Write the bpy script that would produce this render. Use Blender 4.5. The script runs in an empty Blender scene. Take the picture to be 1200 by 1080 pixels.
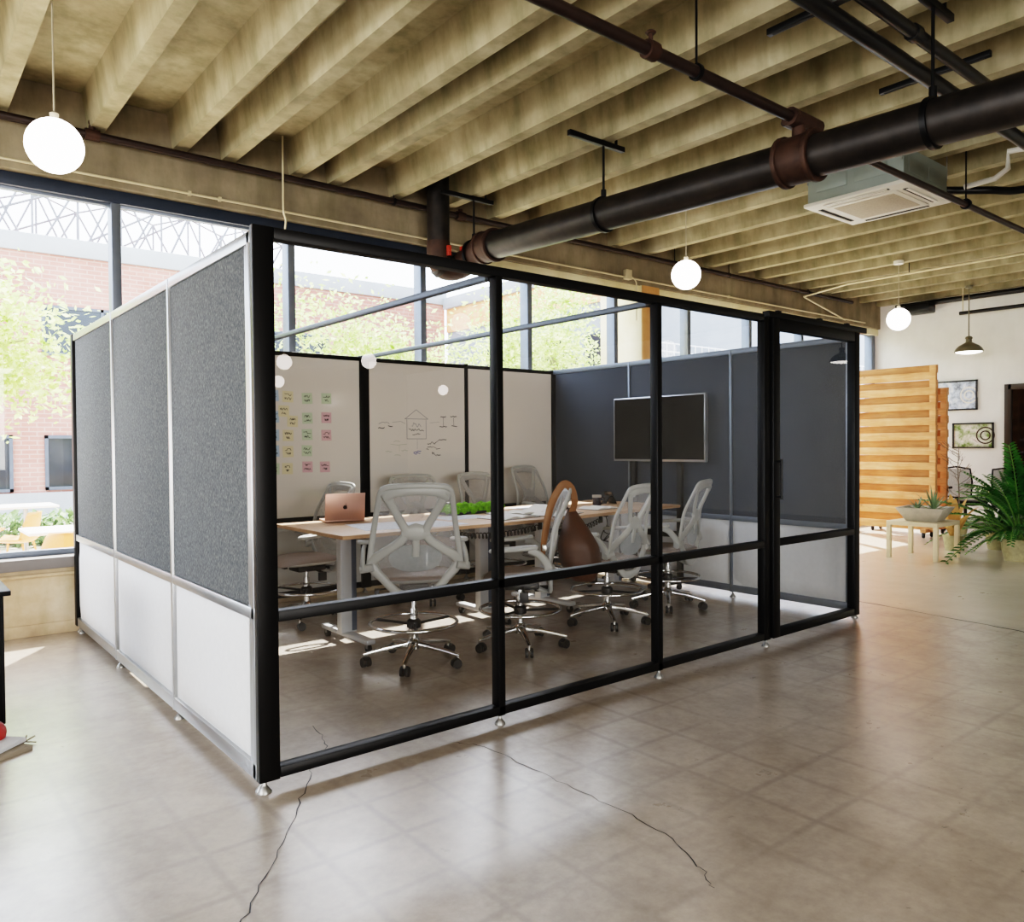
import bpy, bmesh, math, random
from mathutils import Vector, Matrix, noise
random.seed(7)
C = bpy.context.scene.collection
SC = bpy.context.scene
PI = math.pi

# ------------------------------------------------------------------ mesh helper
def catmull(pts, k):
    P = [Vector(p) for p in pts]
    if len(P) < 3 or k < 2: return P
    out = []
    for i in range(len(P)-1):
        p0 = P[max(i-1, 0)]; p1 = P[i]; p2 = P[i+1]; p3 = P[min(i+2, len(P)-1)]
        for j in range(k):
            t = j/k
            out.append(0.5*((2*p1)+(p2-p0)*t+(2*p0-5*p1+4*p2-p3)*t*t+(3*p1-p0-3*p2+p3)*t**3))
    out.append(P[-1]); return out

class MB:
    def __init__(s): s.v = []; s.f = []; s.m = []
    def add(s, vs, fs, mi=0):
        o = len(s.v); s.v += [tuple(v) for v in vs]
        for f in fs: s.f.append([i+o for i in f]); s.m.append(mi)
        return s
    def box(s, x0, x1, y0, y1, z0, z1, mi=0, M=None):
        vs = [Vector((x, y, z)) for z in (z0, z1) for y in (y0, y1) for x in (x0, x1)]
        if M is not None: vs = [M @ v for v in vs]
        return s.add(vs, [(0,2,3,1),(4,5,7,6),(0,1,5,4),(2,6,7,3),(0,4,6,2),(1,3,7,5)], mi)
    def quad(s, a, b, c, d, mi=0): return s.add([a, b, c, d], [(0,1,2,3)], mi)
    def tube(s, pts, r, n=10, k=1, mi=0, closed=False, cap=True):
        P = catmull(pts, k) if k > 1 else [Vector(p) for p in pts]
        rr = r if isinstance(r, (list, tuple)) else None
        m = len(P); rings = []
        up = Vector((0,0,1)); T0 = (P[1]-P[0]).normalized()
        if abs(T0.dot(up)) > .95: up = Vector((1,0,0))
        N = (up - T0*up.dot(T0)).normalized()
        vs = []
        for i in range(m):
            if closed: T = (P[(i+1) % m]-P[i-1]).normalized()
            else: T = (P[min(i+1, m-1)]-P[max(i-1, 0)]).normalized()
            N = (N - T*N.dot(T)).normalized(); B = T.cross(N)
            if rr: f = i/(m-1)*(len(rr)-1); a = int(min(f, len(rr)-2)); ra = rr[a]+(rr[a+1]-rr[a])*(f-a)
            else: ra = r
            for j in range(n):
                t = 2*PI*j/n; vs.append(P[i]+N*(ra*math.cos(t))+B*(ra*math.sin(t)))
        fs = []
        for i in range(m if closed else m-1):
            a = i*n; b = ((i+1) % m)*n
            for j in range(n):
                q = (j+1) % n; fs.append((a+j, a+q, b+q, b+j))
        if cap and not closed:
            fs.append(tuple(reversed(range(n)))); fs.append(tuple((m-1)*n+j for j in range(n)))
        return s.add(vs, fs, mi)
    def sweep(s, pts, w, t, nrm=(0,1,0), k=6, n=10, mi=0, p=2.6):
        """ribbon of rounded section: w across (in plane), t along nrm"""
        P = catmull(pts, k); m = len(P); vs = []; fs = []
        nv = Vector(nrm).normalized()
        def L(a, f):
            if not isinstance(a, (list, tuple)): return a
            x = f*(len(a)-1); i = int(min(x, len(a)-2)); return a[i]+(a[i+1]-a[i])*(x-i)
        for i in range(m):
            T = (P[min(i+1, m-1)]-P[max(i-1, 0)]).normalized()
            B = T.cross(nv).normalized(); N2 = B.cross(T)
            ww = L(w, i/(m-1))/2; tt = L(t, i/(m-1))/2
            for j in range(n):
                a = 2*PI*j/n; c, d = math.cos(a), math.sin(a)
                e = 2/p
                vs.append(P[i]+B*(ww*math.copysign(abs(c)**e, c))+N2*(tt*math.copysign(abs(d)**e, d)))
        for i in range(m-1):
            for j in range(n):
                q = (j+1) % n; fs.append((i*n+j, i*n+q, (i+1)*n+q, (i+1)*n+j))
        fs.append(tuple(reversed(range(n)))); fs.append(tuple((m-1)*n+j for j in range(n)))
        return s.add(vs, fs, mi)
    def lathe(s, prof, n=20, c=(0,0,0), mi=0, M=None):
        vs = []; fs = []; c = Vector(c)
        for r, z in prof:
            for j in range(n):
                a = 2*PI*j/n; v = Vector((r*math.cos(a), r*math.sin(a), z))
                vs.append((M @ v if M is not None else v)+c)
        m = len(prof)
        for i in range(m-1):
            for j in range(n):
                q = (j+1) % n; fs.append((i*n+j, i*n+q, (i+1)*n+q, (i+1)*n+j))
        if prof[0][0] > 1e-5: fs.append(tuple(reversed(range(n))))
        if prof[-1][0] > 1e-5: fs.append(tuple((m-1)*n+j for j in range(n)))
        return s.add(vs, fs, mi)
    def cyl(s, a, b, r, n=16, mi=0): return s.tube([a, b], r, n, mi=mi)
    def ball(s, c, r, n=16, sq=(1,1,1), mi=0):
        prof = [(max(r*math.sin(PI*i/(n//2)), 1e-6), -r*math.cos(PI*i/(n//2))) for i in range(n//2+1)]
        return s.lathe(prof, n, c, mi, Matrix.Diagonal(Vector(sq)))
    def build(s, name, mats, parent=None, bevel=0, smooth=40, world=None, seg=2):
        me = bpy.data.meshes.new(name); me.from_pydata(s.v, [], s.f)
        if not isinstance(mats, (list, tuple)): mats = [mats]
        for m in mats: me.materials.append(m)
        for p, i in zip(me.polygons, s.m): p.material_index = i
        bm = bmesh.new(); bm.from_mesh(me)
        bmesh.ops.remove_doubles(bm, verts=bm.verts, dist=1e-6)
        bmesh.ops.recalc_face_normals(bm, faces=bm.faces)
        if bevel:
            ed = [e for e in bm.edges if len(e.link_faces) == 2 and e.calc_face_angle(0) > .6]
            bmesh.ops.bevel(bm, geom=ed, offset=bevel, segments=seg, affect='EDGES', profile=.5, clamp_overlap=True)
        bm.to_mesh(me); bm.free()
        if smooth:
            me.polygons.foreach_set('use_smooth', [True]*len(me.polygons))
            me.set_sharp_from_angle(angle=math.radians(smooth))
        me.update()
        o = bpy.data.objects.new(name, me); C.objects.link(o)
        if parent is not None:
            o.parent = parent
            if world is None: world = parent.get('_w', 0)
            if world:
                M = WM[parent.name]; o.matrix_parent_inverse = M.inverted(); WM[o.name] = Matrix.Identity(4)
                o['_w'] = 1
        return o
WM = {}
def tag(o, label=None, cat=None, group=None, kind=None):
    if label: o['label'] = label
    if cat: o['category'] = cat
    if group: o['group'] = group
    if kind: o['kind'] = kind
    return o
def thing(name, label, cat, loc=(0,0,0), rz=0, group=None, world=False, kind=None):
    o = bpy.data.objects.new(name, None); C.objects.link(o)
    o.location = loc; o.rotation_euler = (0,0,rz); o.empty_display_size = .1
    WM[o.name] = Matrix.Translation(Vector(loc)) @ Matrix.Rotation(rz, 4, 'Z')
    if world: o['_w'] = 1
    return tag(o, label, cat, group, kind)
def kids(o): return [c for c in bpy.data.objects if c.parent == o]
def copy_tree(o, parent=None):
    c = o.copy(); C.objects.link(c)
    if parent is not None: c.parent = parent
    for ch in kids(o): copy_tree(ch, c)
    return c
def struct(o): o['kind'] = 'structure'; return o

# ------------------------------------------------------------------ materials
def hexc(h):
    h = h.lstrip('#'); v = [int(h[i:i+2], 16)/255 for i in (0, 2, 4)]
    return tuple((x/12.92 if x <= .04045 else ((x+.055)/1.055)**2.4) for x in v)+(1,)
class NT:
    def __init__(s, name):
        s.mat = bpy.data.materials.new(name); s.mat.use_nodes = True
        s.t = s.mat.node_tree; s.t.nodes.clear(); s.out = s.t.nodes.new('ShaderNodeOutputMaterial')
    def n(s, typ, **kw):
        x = s.t.nodes.new('ShaderNode'+typ)
        for k, v in kw.items():
            if hasattr(x, k) and k not in x.inputs: setattr(x, k, v)
            else: x.inputs[k].default_value = v
        return x
    def l(s, a, b): s.t.links.new(a, b); return s
    def ramp(s, src, stops):
        r = s.n('ValToRGB'); e = r.color_ramp.elements
        e[0].position, e[0].color = stops[0]; e[1].position, e[1].color = stops[-1]
        for p, c in stops[1:-1]: x = e.new(p); x.color = c
        s.l(src, r.inputs[0]); return r
    def math(s, op, a, b=None, c=None):
        x = s.n('Math', operation=op)
        for i, v in enumerate((a, b, c)):
            if v is None: continue
            if isinstance(v, (int, float)): x.inputs[i].default_value = v
            else: s.l(v, x.inputs[i])
        return x.outputs[0]
    def mix(s, f, a, b, typ='MIX'):
        x = s.n('Mix', data_type='RGBA', blend_type=typ)
        for i, v in ((0, f), (6, a), (7, b)):
            if isinstance(v, (int, float)): x.inputs[i].default_value = v
            elif isinstance(v, tuple): x.inputs[i].default_value = v
            else: s.l(v, x.inputs[i])
        return x.outputs[2]
    def pos(s, scale=(1,1,1), obj=False):
        src = s.n('TexCoord').outputs['Object'] if obj else s.n('NewGeometry').outputs['Position']
        m = s.n('Mapping'); m.inputs['Scale'].default_value = scale; s.l(src, m.inputs['Vector']); return m.outputs[0]
    def noise(s, vec, scale, detail=5, rough=.6):
        x = s.n('TexNoise'); x.inputs['Scale'].default_value = scale; x.inputs['Detail'].default_value = detail
        x.inputs['Roughness'].default_value = rough; s.l(vec, x.inputs['Vector']); return x.outputs['Fac']
    def bsdf(s, **kw):
        b = s.n('BsdfPrincipled')
        for k, v in kw.items():
            k = k.replace('_', ' ')
            if isinstance(v, (int, float, tuple)): b.inputs[k].default_value = v
            else: s.l(v, b.inputs[k])
        s.l(b.outputs[0], s.out.inputs[0]); return b
    def bump(s, b, h, strength=.2, dist=.01):
        x = s.n('Bump', Strength=strength, Distance=dist); s.l(h, x.inputs['Height']); s.l(x.outputs[0], b.inputs['Normal'])

def plain(name, col, rough=.5, metal=0, var=.12, scale=6, bump=0, obj=True, **kw):
    t = NT(name); c = hexc(col) if isinstance(col, str) else col
    f = t.noise(t.pos(obj=obj), scale)
    d = tuple(x*(1-var) for x in c[:3])+(1,); u = tuple(min(1, x*(1+var)) for x in c[:3])+(1,)
    r = t.ramp(f, [(.3, d), (.7, u)])
    b = t.bsdf(Base_Color=r.outputs[0], Roughness=rough, Metallic=metal, **kw)
    if bump: t.bump(b, f, bump, .005)
    return t.mat

def m_floor():
    t = NT('polished_concrete'); P = t.pos()
    big = t.noise(P, .55, 6, .6); mid = t.noise(P, 3.2, 8, .68); fine = t.noise(P, 22, 6, .7)
    base = t.ramp(big, [(.32, hexc('918272')), (.5, hexc('ae9f8f')), (.68, hexc('c6baab'))]).outputs[0]
    m2 = t.ramp(mid, [(.3, hexc('85776a')), (.55, hexc('bcae9f')), (.75, hexc('d2c8bb'))]).outputs[0]
    col = t.mix(.5, base, m2)
    f3 = t.ramp(fine, [(.35, (.75,.74,.72,1)), (.6, (1,1,1,1))]).outputs[0]
    col = t.mix(.6, col, f3, 'MULTIPLY')
    sp = t.n('SeparateXYZ'); t.l(t.n('NewGeometry').outputs['Position'], sp.inputs[0])
    lines = None
    for ax in ('X', 'Y'):
        w = t.math('ADD', sp.outputs[ax], t.math('MULTIPLY', mid, .02))
        pp = t.math('PINGPONG', w, .1525)
        mr = t.n('MapRange', interpolation_type='SMOOTHSTEP'); t.l(pp, mr.inputs[0])
        mr.inputs[1].default_value = .003; mr.inputs[2].default_value = .024; mr.inputs[3].default_value = 1; mr.inputs[4].default_value = 0
        lines = mr.outputs[0] if lines is None else t.math('MAXIMUM', lines, mr.outputs[0])
    patch = t.ramp(t.noise(P, .8, 3), [(.38, (0,0,0,1)), (.62, (1,1,1,1))]).outputs[0]
    lf = t.math('MULTIPLY', t.math('MULTIPLY', lines, patch), .3)
    col = t.mix(lf, col, hexc('5c4e43'))
    # dark scuffs
    sc = t.noise(t.pos((1, 1.7, 1)), 7.5, 9, .75)
    sm = t.ramp(sc, [(.62, (0,0,0,1)), (.655, (1,1,1,1))]).outputs[0]
    rt = t.n('MapRange', interpolation_type='SMOOTHSTEP'); t.l(t.math('SUBTRACT', sp.outputs['X'], t.math('MULTIPLY', sp.outputs['Y'], .6)), rt.inputs[0])
    rt.inputs[1].default_value = 1.2; rt.inputs[2].default_value = 3.6
    col = t.mix(t.math('MULTIPLY', sm, t.math('ADD', t.math('MULTIPLY', rt.outputs[0], .6), .06)), col, hexc('3d342c'))
    # warm tint far from the entrance glass, pale patch past the seam
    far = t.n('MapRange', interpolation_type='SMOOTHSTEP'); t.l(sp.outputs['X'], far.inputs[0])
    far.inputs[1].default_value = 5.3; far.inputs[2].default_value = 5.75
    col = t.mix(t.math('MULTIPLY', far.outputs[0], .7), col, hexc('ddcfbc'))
    rg = t.ramp(mid, [(.3, (.42,)*3+(1,)), (.7, (.26,)*3+(1,))]).outputs[0]
    b = t.bsdf(Base_Color=col, Roughness=rg); b.inputs['Specular IOR Level'].default_value = .6; b.inputs['Coat Weight'].default_value = 1.0; b.inputs['Coat Roughness'].default_value = .27; b.inputs['Coat IOR'].default_value = 1.6
    t.bump(b, fine, .08, .003)
    return t.mat
def m_concrete(name, a, b_, c, sc=(1,1,1), dark=.25):
    t = NT(name); P = t.pos(sc); n1 = t.noise(P, 1.6, 7, .62); n2 = t.noise(t.pos((sc[0]*3, sc[1]*3, sc[2]*.6)), 2.2, 5, .6); n3 = t.noise(P, 30, 4, .6)
    col = t.ramp(n1, [(.3, hexc(a)), (.5, hexc(b_)), (.7, hexc(c))]).outputs[0]
    st = t.ramp(n2, [(.34, (1-dark*1.2, 1-dark*1.1, 1-dark*1.4, 1)), (.58, (1,1,1,1))]).outputs[0]
    col = t.mix(.8, col, st, 'MULTIPLY')
    bb = t.bsdf(Base_Color=col, Roughness=.85); t.bump(bb, n3, .25, .006); return t.mat
def m_felt():
    t = NT('grey_felt'); n1 = t.noise(t.pos((1, 1, .6)), 120, 3, .7); n2 = t.noise(t.pos(), 2.5, 3)
    n3 = t.noise(t.pos((1, 1, .6)), 45, 4, .7)
    c1 = t.ramp(n1, [(.3, hexc('34383b')), (.55, hexc('585c5f')), (.75, hexc('80847f'))]).outputs[0]
    c2 = t.ramp(n3, [(.35, (.72,.73,.75,1)), (.65, (1.0,1.0,1.0,1))]).outputs[0]
    c = t.mix(.8, c1, c2, 'MULTIPLY')
    b = t.bsdf(Base_Color=c, Roughness=.95); t.bump(b, n1, .3, .004); return t.mat
def m_blue_felt():
    t = NT('charcoal_blue_felt'); n1 = t.noise(t.pos(), 110, 3, .7)
    c1 = t.ramp(n1, [(.3, hexc('262c36')), (.55, hexc('3b4350')), (.75, hexc('505a68'))]).outputs[0]
    b = t.bsdf(Base_Color=c1, Roughness=.9); return t.mat
def m_brick():
    t = NT('red_brick'); br = t.n('TexBrick'); 
    sp = t.n('SeparateXYZ'); t.l(t.n('NewGeometry').outputs['Position'], sp.inputs[0]); cb = t.n('CombineXYZ')
    t.l(t.math('ADD', sp.outputs['X'], sp.outputs['Y']), cb.inputs[0]); t.l(sp.outputs['Z'], cb.inputs[1]); t.l(cb.outputs[0], br.inputs['Vector'])
    br.inputs['Color1'].default_value = hexc('ad6757'); br.inputs['Color2'].default_value = hexc('97554a'); br.inputs['Mortar'].default_value = hexc('b39a8d')
    br.inputs['Scale'].default_value = 1; br.inputs['Brick Width'].default_value = .3; br.inputs['Row Height'].default_value = .1; br.inputs['Mortar Size'].default_value = .012
    n = t.noise(t.pos(), .6, 5); c = t.mix(.5, br.outputs[0], t.ramp(n, [(.3, hexc('9c6b60')), (.7, hexc('cfa79b'))]).outputs[0])
    t.bsdf(Base_Color=c, Roughness=.9); return t.mat
def m_wood(name, a, b_, c, axis=0, sc=5, rough=.45):
    t = NT(name); s = [9, 9, 9]; s[axis] = .8
    n1 = t.noise(t.pos(tuple(s), obj=True), sc, 6, .65); n2 = t.noise(t.pos((2,2,2), obj=True), 1.6, 2)
    col = t.ramp(n1, [(.3, hexc(a)), (.52, hexc(b_)), (.72, hexc(c))]).outputs[0]
    col = t.mix(.35, col, t.ramp(n2, [(.35, hexc(a)), (.65, hexc(c))]).outputs[0])
    kn = t.n('TexVoronoi'); kn.inputs['Scale'].default_value = 3.1; t.l(t.pos(obj=True), kn.inputs['Vector'])
    k = t.ramp(kn.outputs['Distance'], [(.03, (1,1,1,1)), (.09, (0,0,0,1))]).outputs[0]
    if name == 'cedar_slats': col = t.mix(t.math('MULTIPLY', k, .6), col, hexc('7a4420'))
    t.bsdf(Base_Color=col, Roughness=rough); return t.mat
def m_glass(name, tint=(1,1,1,1), f0=.06, rough=0.0):
    t = NT(name); lw = t.n('LayerWeight', Blend=.5)
    f = t.math('ADD', t.math('MULTIPLY', t.math('POWER', lw.outputs['Facing'], 5), .75), f0)
    tr = t.n('BsdfTransparent', Color=tint); gl = t.n('BsdfGlossy', Roughness=rough)
    n = t.noise(t.pos(), .5, 1); gl.inputs['Color'].default_value = (1,1,1,1)
    mx = t.n('MixShader'); t.l(f, mx.inputs[0]); t.l(tr.outputs[0], mx.inputs[1]); t.l(gl.outputs[0], mx.inputs[2]); t.l(mx.outputs[0], t.out.inputs[0])
    return t.mat
def m_mesh(name, col, op=.5):
    t = NT(name); tr = t.n('BsdfTransparent'); df = t.n('BsdfDiffuse', Color=hexc(col)); tl = t.n('BsdfTranslucent', Color=hexc(col))
    a = t.n('MixShader', Fac=.4); t.l(df.outputs[0], a.inputs[1]); t.l(tl.outputs[0], a.inputs[2])
    w = t.noise(t.pos(obj=True), 60, 2)
    f = t.math('ADD', t.math('MULTIPLY', w, .2), op-.1)
    mx = t.n('MixShader'); t.l(f, mx.inputs[0]); t.l(tr.outputs[0], mx.inputs[1]); t.l(a.outputs[0], mx.inputs[2]); t.l(mx.outputs[0], t.out.inputs[0]); return t.mat
def m_emit(name, col, s):
    t = NT(name); n = t.noise(t.pos(obj=True), 2, 1)
    c = t.ramp(n, [(0, hexc(col)), (1, tuple(min(1, x*1.02) for x in hexc(col)[:3])+(1,))]).outputs[0]
    e = t.n('Emission', Strength=s); t.l(c, e.inputs[0]); t.l(e.outputs[0], t.out.inputs[0]); return t.mat
def m_leaf(name, a, b_, rough=.5, trans=.35):
    t = NT(name); n = t.noise(t.pos(), 3.5, 4); c = t.ramp(n, [(.3, hexc(a)), (.7, hexc(b_))]).outputs[0]
    p = t.n('BsdfPrincipled', Roughness=rough); t.l(c, p.inputs['Base Color']); tl = t.n('BsdfTranslucent'); t.l(c, tl.inputs[0])
    mx = t.n('MixShader', Fac=trans); t.l(p.outputs[0], mx.inputs[1]); t.l(tl.outputs[0], mx.inputs[2]); t.l(mx.outputs[0], t.out.inputs[0]); return t.mat
def m_photo(name, cols, sc, seed):
    t = NT(name); mp = t.pos((1,1,1), obj=True); o = t.n('VectorMath', operation='ADD'); t.l(mp, o.inputs[0]); o.inputs[1].default_value = (seed, seed*1.7, seed*.6)
    n = t.noise(o.outputs[0], sc, 6, .6)
    c = t.ramp(n, [(.25+.5*i/(len(cols)-1), hexc(x)) for i, x in enumerate(cols)]).outputs[0]
    t.bsdf(Base_Color=c, Roughness=.25); return t.mat

F = dict(
 floor=m_floor(), sill=plain('grey_sill', '6f6b69', .5, .1, .05, 3, obj=False),
 joist=m_concrete('board_marked_concrete', '7b7055', '978c6e', 'b0a68a', (1,1,1), .32),
 girder=m_concrete('girder_concrete', '6b6150', '827660', '988c74', (1,1,1), .25),
 dado=m_concrete('stained_concrete', '9c8364', 'c3ad8e', 'ddcfb8', (1,1,1), .25),
 cream=m_concrete('sunlit_cream_concrete', 'd8c795', 'e8dcb4', 'efe6c6', (1,1,1), .08),
 tan=m_concrete('tan_concrete', 'b07f4a', 'c28f57', 'd3a26b', (1,1,1), .12),
 white=m_concrete('white_wall_paint', 'd9d8d4', 'e2e1dd', 'e9e8e4', (1,1,1), .03),
 greywall=m_concrete('grey_wall_paint', '6f6c66', '7c7972', '89857d', (1,1,1), .05),
 alu=plain('brushed_aluminium', 'b4b6b8', .32, .9, .05),
 winalu=plain('blue_grey_aluminium', '6d7683', .4, .5, .06),
 winhead=plain('dark_steel_head', '2b3442', .45, .3, .1),
 black=plain('black_anodised', '050506', .42, 0, .1, Specular_IOR_Level=.25),
 felt=m_felt(), bluefelt=m_blue_felt(),
 pad=plain('white_upholstery', 'd3d5d8', .9, 0, .03, 30, .05),
 board=plain('whiteboard_gloss', 'e6e0d8', .07, 0, .015, 1),
 lowboard=plain('frosted_panel', 'b9b9b6', .25, 0, .03, 1),
 glass=m_glass('partition_glass', (.93,.94,.95,1), .075), winglass=m_glass('window_glass', (.97,.98,.98,1), .04),
 chrome=plain('chrome', 'dcdcdc', .12, 1, .02), steel=plain('dull_steel', '9a9a98', .4, .9, .08),
 chair=plain('chair_grey_plastic', 'b6b7b4', .38, 0, .03), mesh=m_mesh('chair_mesh', 'd6d2cf', .3), lumbar=m_mesh('lumbar_plastic', 'b4b8b6', .55),
 seat=plain('taupe_seat_fabric', '8f837d', .9, 0, .06, 60, .1), rubber=plain('black_rubber', '101012', .5, 0, .1),
 wood=m_wood('oak_veneer', 'b28a66', 'c79f7a', 'd8b693', 0), edge=m_wood('plywood_edge', 'a97f5a', 'c39b75', 'd9b894', 0, 9),
 deskgrey=plain('pale_grey_steel', 'c4c6c8', .4, .2, .03), deskdark=plain('slate_steel', '5a6270', .45, .3, .05),
 rose=plain('rose_gold_metal', 'd8ab98', .4, .5, .03), logo=plain('dark_mirror_logo', '3a2723', .15, .8, .05), keys=plain('laptop_keys', '2a2a2c', .6),
 paper=plain('printed_paper', 'dde2ee', .7, 0, .05, 9), page=plain('white_page', 'e9e7e2', .7, 0, .04, 9), cover=plain('dark_cover', '2c2f3a', .5),
 ink=plain('pen_ink', '2d2f34', .8), inkblue=plain('blue_pen_ink', '4d5a9c', .8), inkgrey=plain('grey_pen_ink', '8f8f92', .8), inkfaint=plain('faint_green_ink', 'b3b8a6', .8),
 moss=plain('lime_moss', '6fae12', .95, 0, .5, 25, .6), mug=plain('dark_plum_ceramic', '2e2530', .25), rim=plain('pale_glaze', 'c9c4bd', .3),
 leather=plain('brown_leather', '4b2a13', .55, 0, .25, 8, .25), strap=plain('tan_leather', '8a5c30', .5, 0, .15, 9, .15), buckle=plain('buckle_steel', 'b8b4ac', .3, 1),
 tv=plain('tv_screen', '020203', .12, 0, .2, Specular_IOR_Level=.12), tvrim=plain('tv_silver_rim', 'a9abb0', .3, .8),
 pipe=plain('old_iron_pipe', '241f1b', .45, .4, .6, 7, .2), rust=plain('rusty_coupling', '3c281d', .6, .4, .35, 9, .3), red=plain('red_enamel', 'b03a26', .4),
 sprink=plain('brown_iron_pipe', '2a1d18', .45, .3, .25, 6), blackpipe=plain('black_conduit', '0f0e0e', .4, .2, .2), conduit=plain('pale_conduit', 'c9bd9c', .45, .3, .08),
 globe=m_emit('opal_globe', 'fff1ea', 8), bulb=m_emit('lamp_glow', 'fff6ea', 6), cord=plain('pale_cord', 'a39b86', .6),
 olive=plain('olive_enamel', '6e6854', .4, .1, .06), acwhite=plain('ac_white_plastic', 'dfdcd3', .45, 0, .02), acgrey=plain('galvanised_grey', '8c948d', .5, .4, .06), acgrille=plain('ac_filter_grille', 'b5aa98', .7, 0, .12, 60, .2), dark=plain('dark_gap', '141414', .8),
 cedar=m_wood('cedar_slats', 'c98850', 'dfa06a', 'edbd8c', 1, 4, .6), cedardark=m_wood('cedar_shade', 'a8703f', 'c48a54', 'd69d68', 1, 4, .6),
 birch=plain('pale_birch', 'd6c6a6', .5, 0, .05, 5), stone=plain('cast_concrete_bowl', 'b0aa9c', .8, 0, .12, 14, .15),
 zz=m_leaf('zz_leaf', '173d18', '3f7c30', .3, .1), agave=m_leaf('agave_leaf', '5b7355', '8fa57c', .5, .15), straw=m_leaf('dry_leaf', 'b98a4a', 'dcb674', .7, .3), twig=plain('grey_twig', '6f675c', .8), stem=m_leaf('green_stem', '4e7a33', '7a9c4c', .5, .1),
 foliage=m_leaf('spring_foliage', '8cab4a', 'e3ecae', .6, .5), bark=plain('pale_bark', '8d8272', .9), pot=plain('woven_pot', 'a9a27c', .8, 0, .2, 20, .3),
 frame=plain('black_picture_frame', '17181b', .4), tint=plain('smoked_glass', '14100d', .06, 0, .15), doorframe=plain('bronze_door_frame', '33291f', .45, .2, .08),
 brick=m_brick(), coping=plain('grey_coping', '9fa3a8', .8, 0, .06, 2, obj=False), extglass=plain('exterior_window_glass', '262d36', .1, 0, .5, .8, obj=False), extframe=plain('exterior_window_frame', '575d68', .5),
 siding=m_wood('orange_siding', 'd9905f', 'e8a877', 'f2bf95', 1, 1.5, .7), extband=plain('grey_render', '8a8f96', .8, 0, .15, .8, obj=False),
 paving=plain('pale_paving', 'd8cdbd', .9, 0, .06, 1.5, obj=False), orange=plain('orange_shell_plastic', 'e79356', .5, 0, .04), exttable=plain('white_laminate', 'ece9e4', .5, 0, .02), lattice=plain('pale_steel_lattice', '77797f', .6, .2, .05), railing=plain('white_mesh_railing', 'dcdfe4', .5, 0, .03), hedge=m_leaf('low_shrub', '5d7a4a', '93a877', .8, .2),
 yellow=plain('note_yellow', 'e4dab6', .8, 0, .03), green=plain('note_green', 'c6d6ba', .8, 0, .03), pink=plain('note_pink', 'dfb6bc', .8, 0, .03), blue=plain('note_blue', 'b4cbe0', .8, 0, .03),
 ph1=m_photo('photo_machinery', ['2f3540', '7e8794', 'b9c7dc', 'e8eef5', '5d90c9'], 7, 1.3), ph2=m_photo('photo_garden', ['2e3a22', '6f8a4c', 'b9bfa8', 'e2ddd8', '6b3d33'], 8, 4.1),
 blackmesh=m_mesh('black_chair_mesh', '202227', .6), redball=plain('red_rubber', 'a3251c', .4),
)

# ------------------------------------------------------------------ camera
cam = bpy.data.cameras.new('camera'); co = bpy.data.objects.new('camera', cam); C.objects.link(co)
r_ = (0.7757625, -0.6309833, -0.0072512); u_ = (0.0174836, 0.0100056, 0.9997971); f_ = (0.6307827, 0.7757319, -0.0187938)
co.matrix_world = Matrix(((r_[0], u_[0], -f_[0], -1.1709), (r_[1], u_[1], -f_[1], -3.05856), (r_[2], u_[2], -f_[2], 1.4), (0,0,0,1)))
cam.sensor_fit = 'HORIZONTAL'; cam.sensor_width = 36; cam.lens = 27.494; cam.clip_start = .05; cam.clip_end = 300
SC.camera = co

# ------------------------------------------------------------------ room shell
XL, XR, YF, YB = -9.0, 13.0, -20.0, 3.75
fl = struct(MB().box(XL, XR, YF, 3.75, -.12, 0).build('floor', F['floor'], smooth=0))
def ribbon_crack(pts, w, name='crack'):
    m = MB(); P = [Vector((x, y, .0012)) for x, y in pts]; L = []; R = []
    Q = []
    for i in range(len(P)-1):
        for j in range(7):
            q = P[i].lerp(P[i+1], j/7); q = q+Vector((random.uniform(-1,1), random.uniform(-1,1), 0))*.012; Q.append(q)
    Q.append(P[-1])
    for i, q in enumerate(Q):
        T = (Q[min(i+1, len(Q)-1)]-Q[max(i-1, 0)]).normalized(); N = Vector((-T.y, T.x, 0)); ww = w*random.uniform(.35, 1.1)
        L.append(q+N*ww/2); R.append(q-N*ww/2)
    n = len(Q); m.add(L+R, [(i, i+1, n+i+1, n+i) for i in range(n-1)])
    return m.build(name, F['ink'], fl, smooth=0)
ribbon_crack([(0.92,.0),(1.0,-.12),(1.02,-.5),(1.02,-.85),(1.02,-1.2),(.93,-1.45),(.86,-1.56)], .005)
ribbon_crack([(.52,.62),(.46,.35),(.3,.15),(.12,-.12),(-.08,-.42),(-.3,-.7),(-.5,-.95)], .005)
ribbon_crack([(5.62,.6),(5.58,.3),(5.46,-.5),(5.36,-1.2),(5.2,-2.3)], .022, 'expansion_joint')

ce = struct(MB().box(XL, XR, YF, 4.05, 4.15, 4.3).build('ceiling', F['joist'], smooth=0))
ends = [-.383, .257, .882, 1.281, 1.89, 2.266, 2.927, 3.525, 4.148]
x = ends[0]
while x > XL+.7: x -= .63; ends.append(x)
x = 4.148
while x < XR-.6: x += .63; ends.append(x)
for x in sorted(ends):
    c = x-.055; m = MB(); vs = []
    for y in (YF, 3.75):
        vs += [(c-.055, y, 3.87), (c+.055, y, 3.87), (c+.095, y, 4.15), (c-.095, y, 4.15)]
    m.add(vs, [(0,1,2,3),(4,7,6,5),(0,4,5,1),(1,5,6,2),(3,2,6,7),(0,3,7,4)]); m.build('joist', F['joist'], ce, smooth=0)
MB().box(XL, XR, 3.75, 4.05, 3.47, 4.15).build('girder', F['girder'], ce, bevel=.008, smooth=0)

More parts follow.
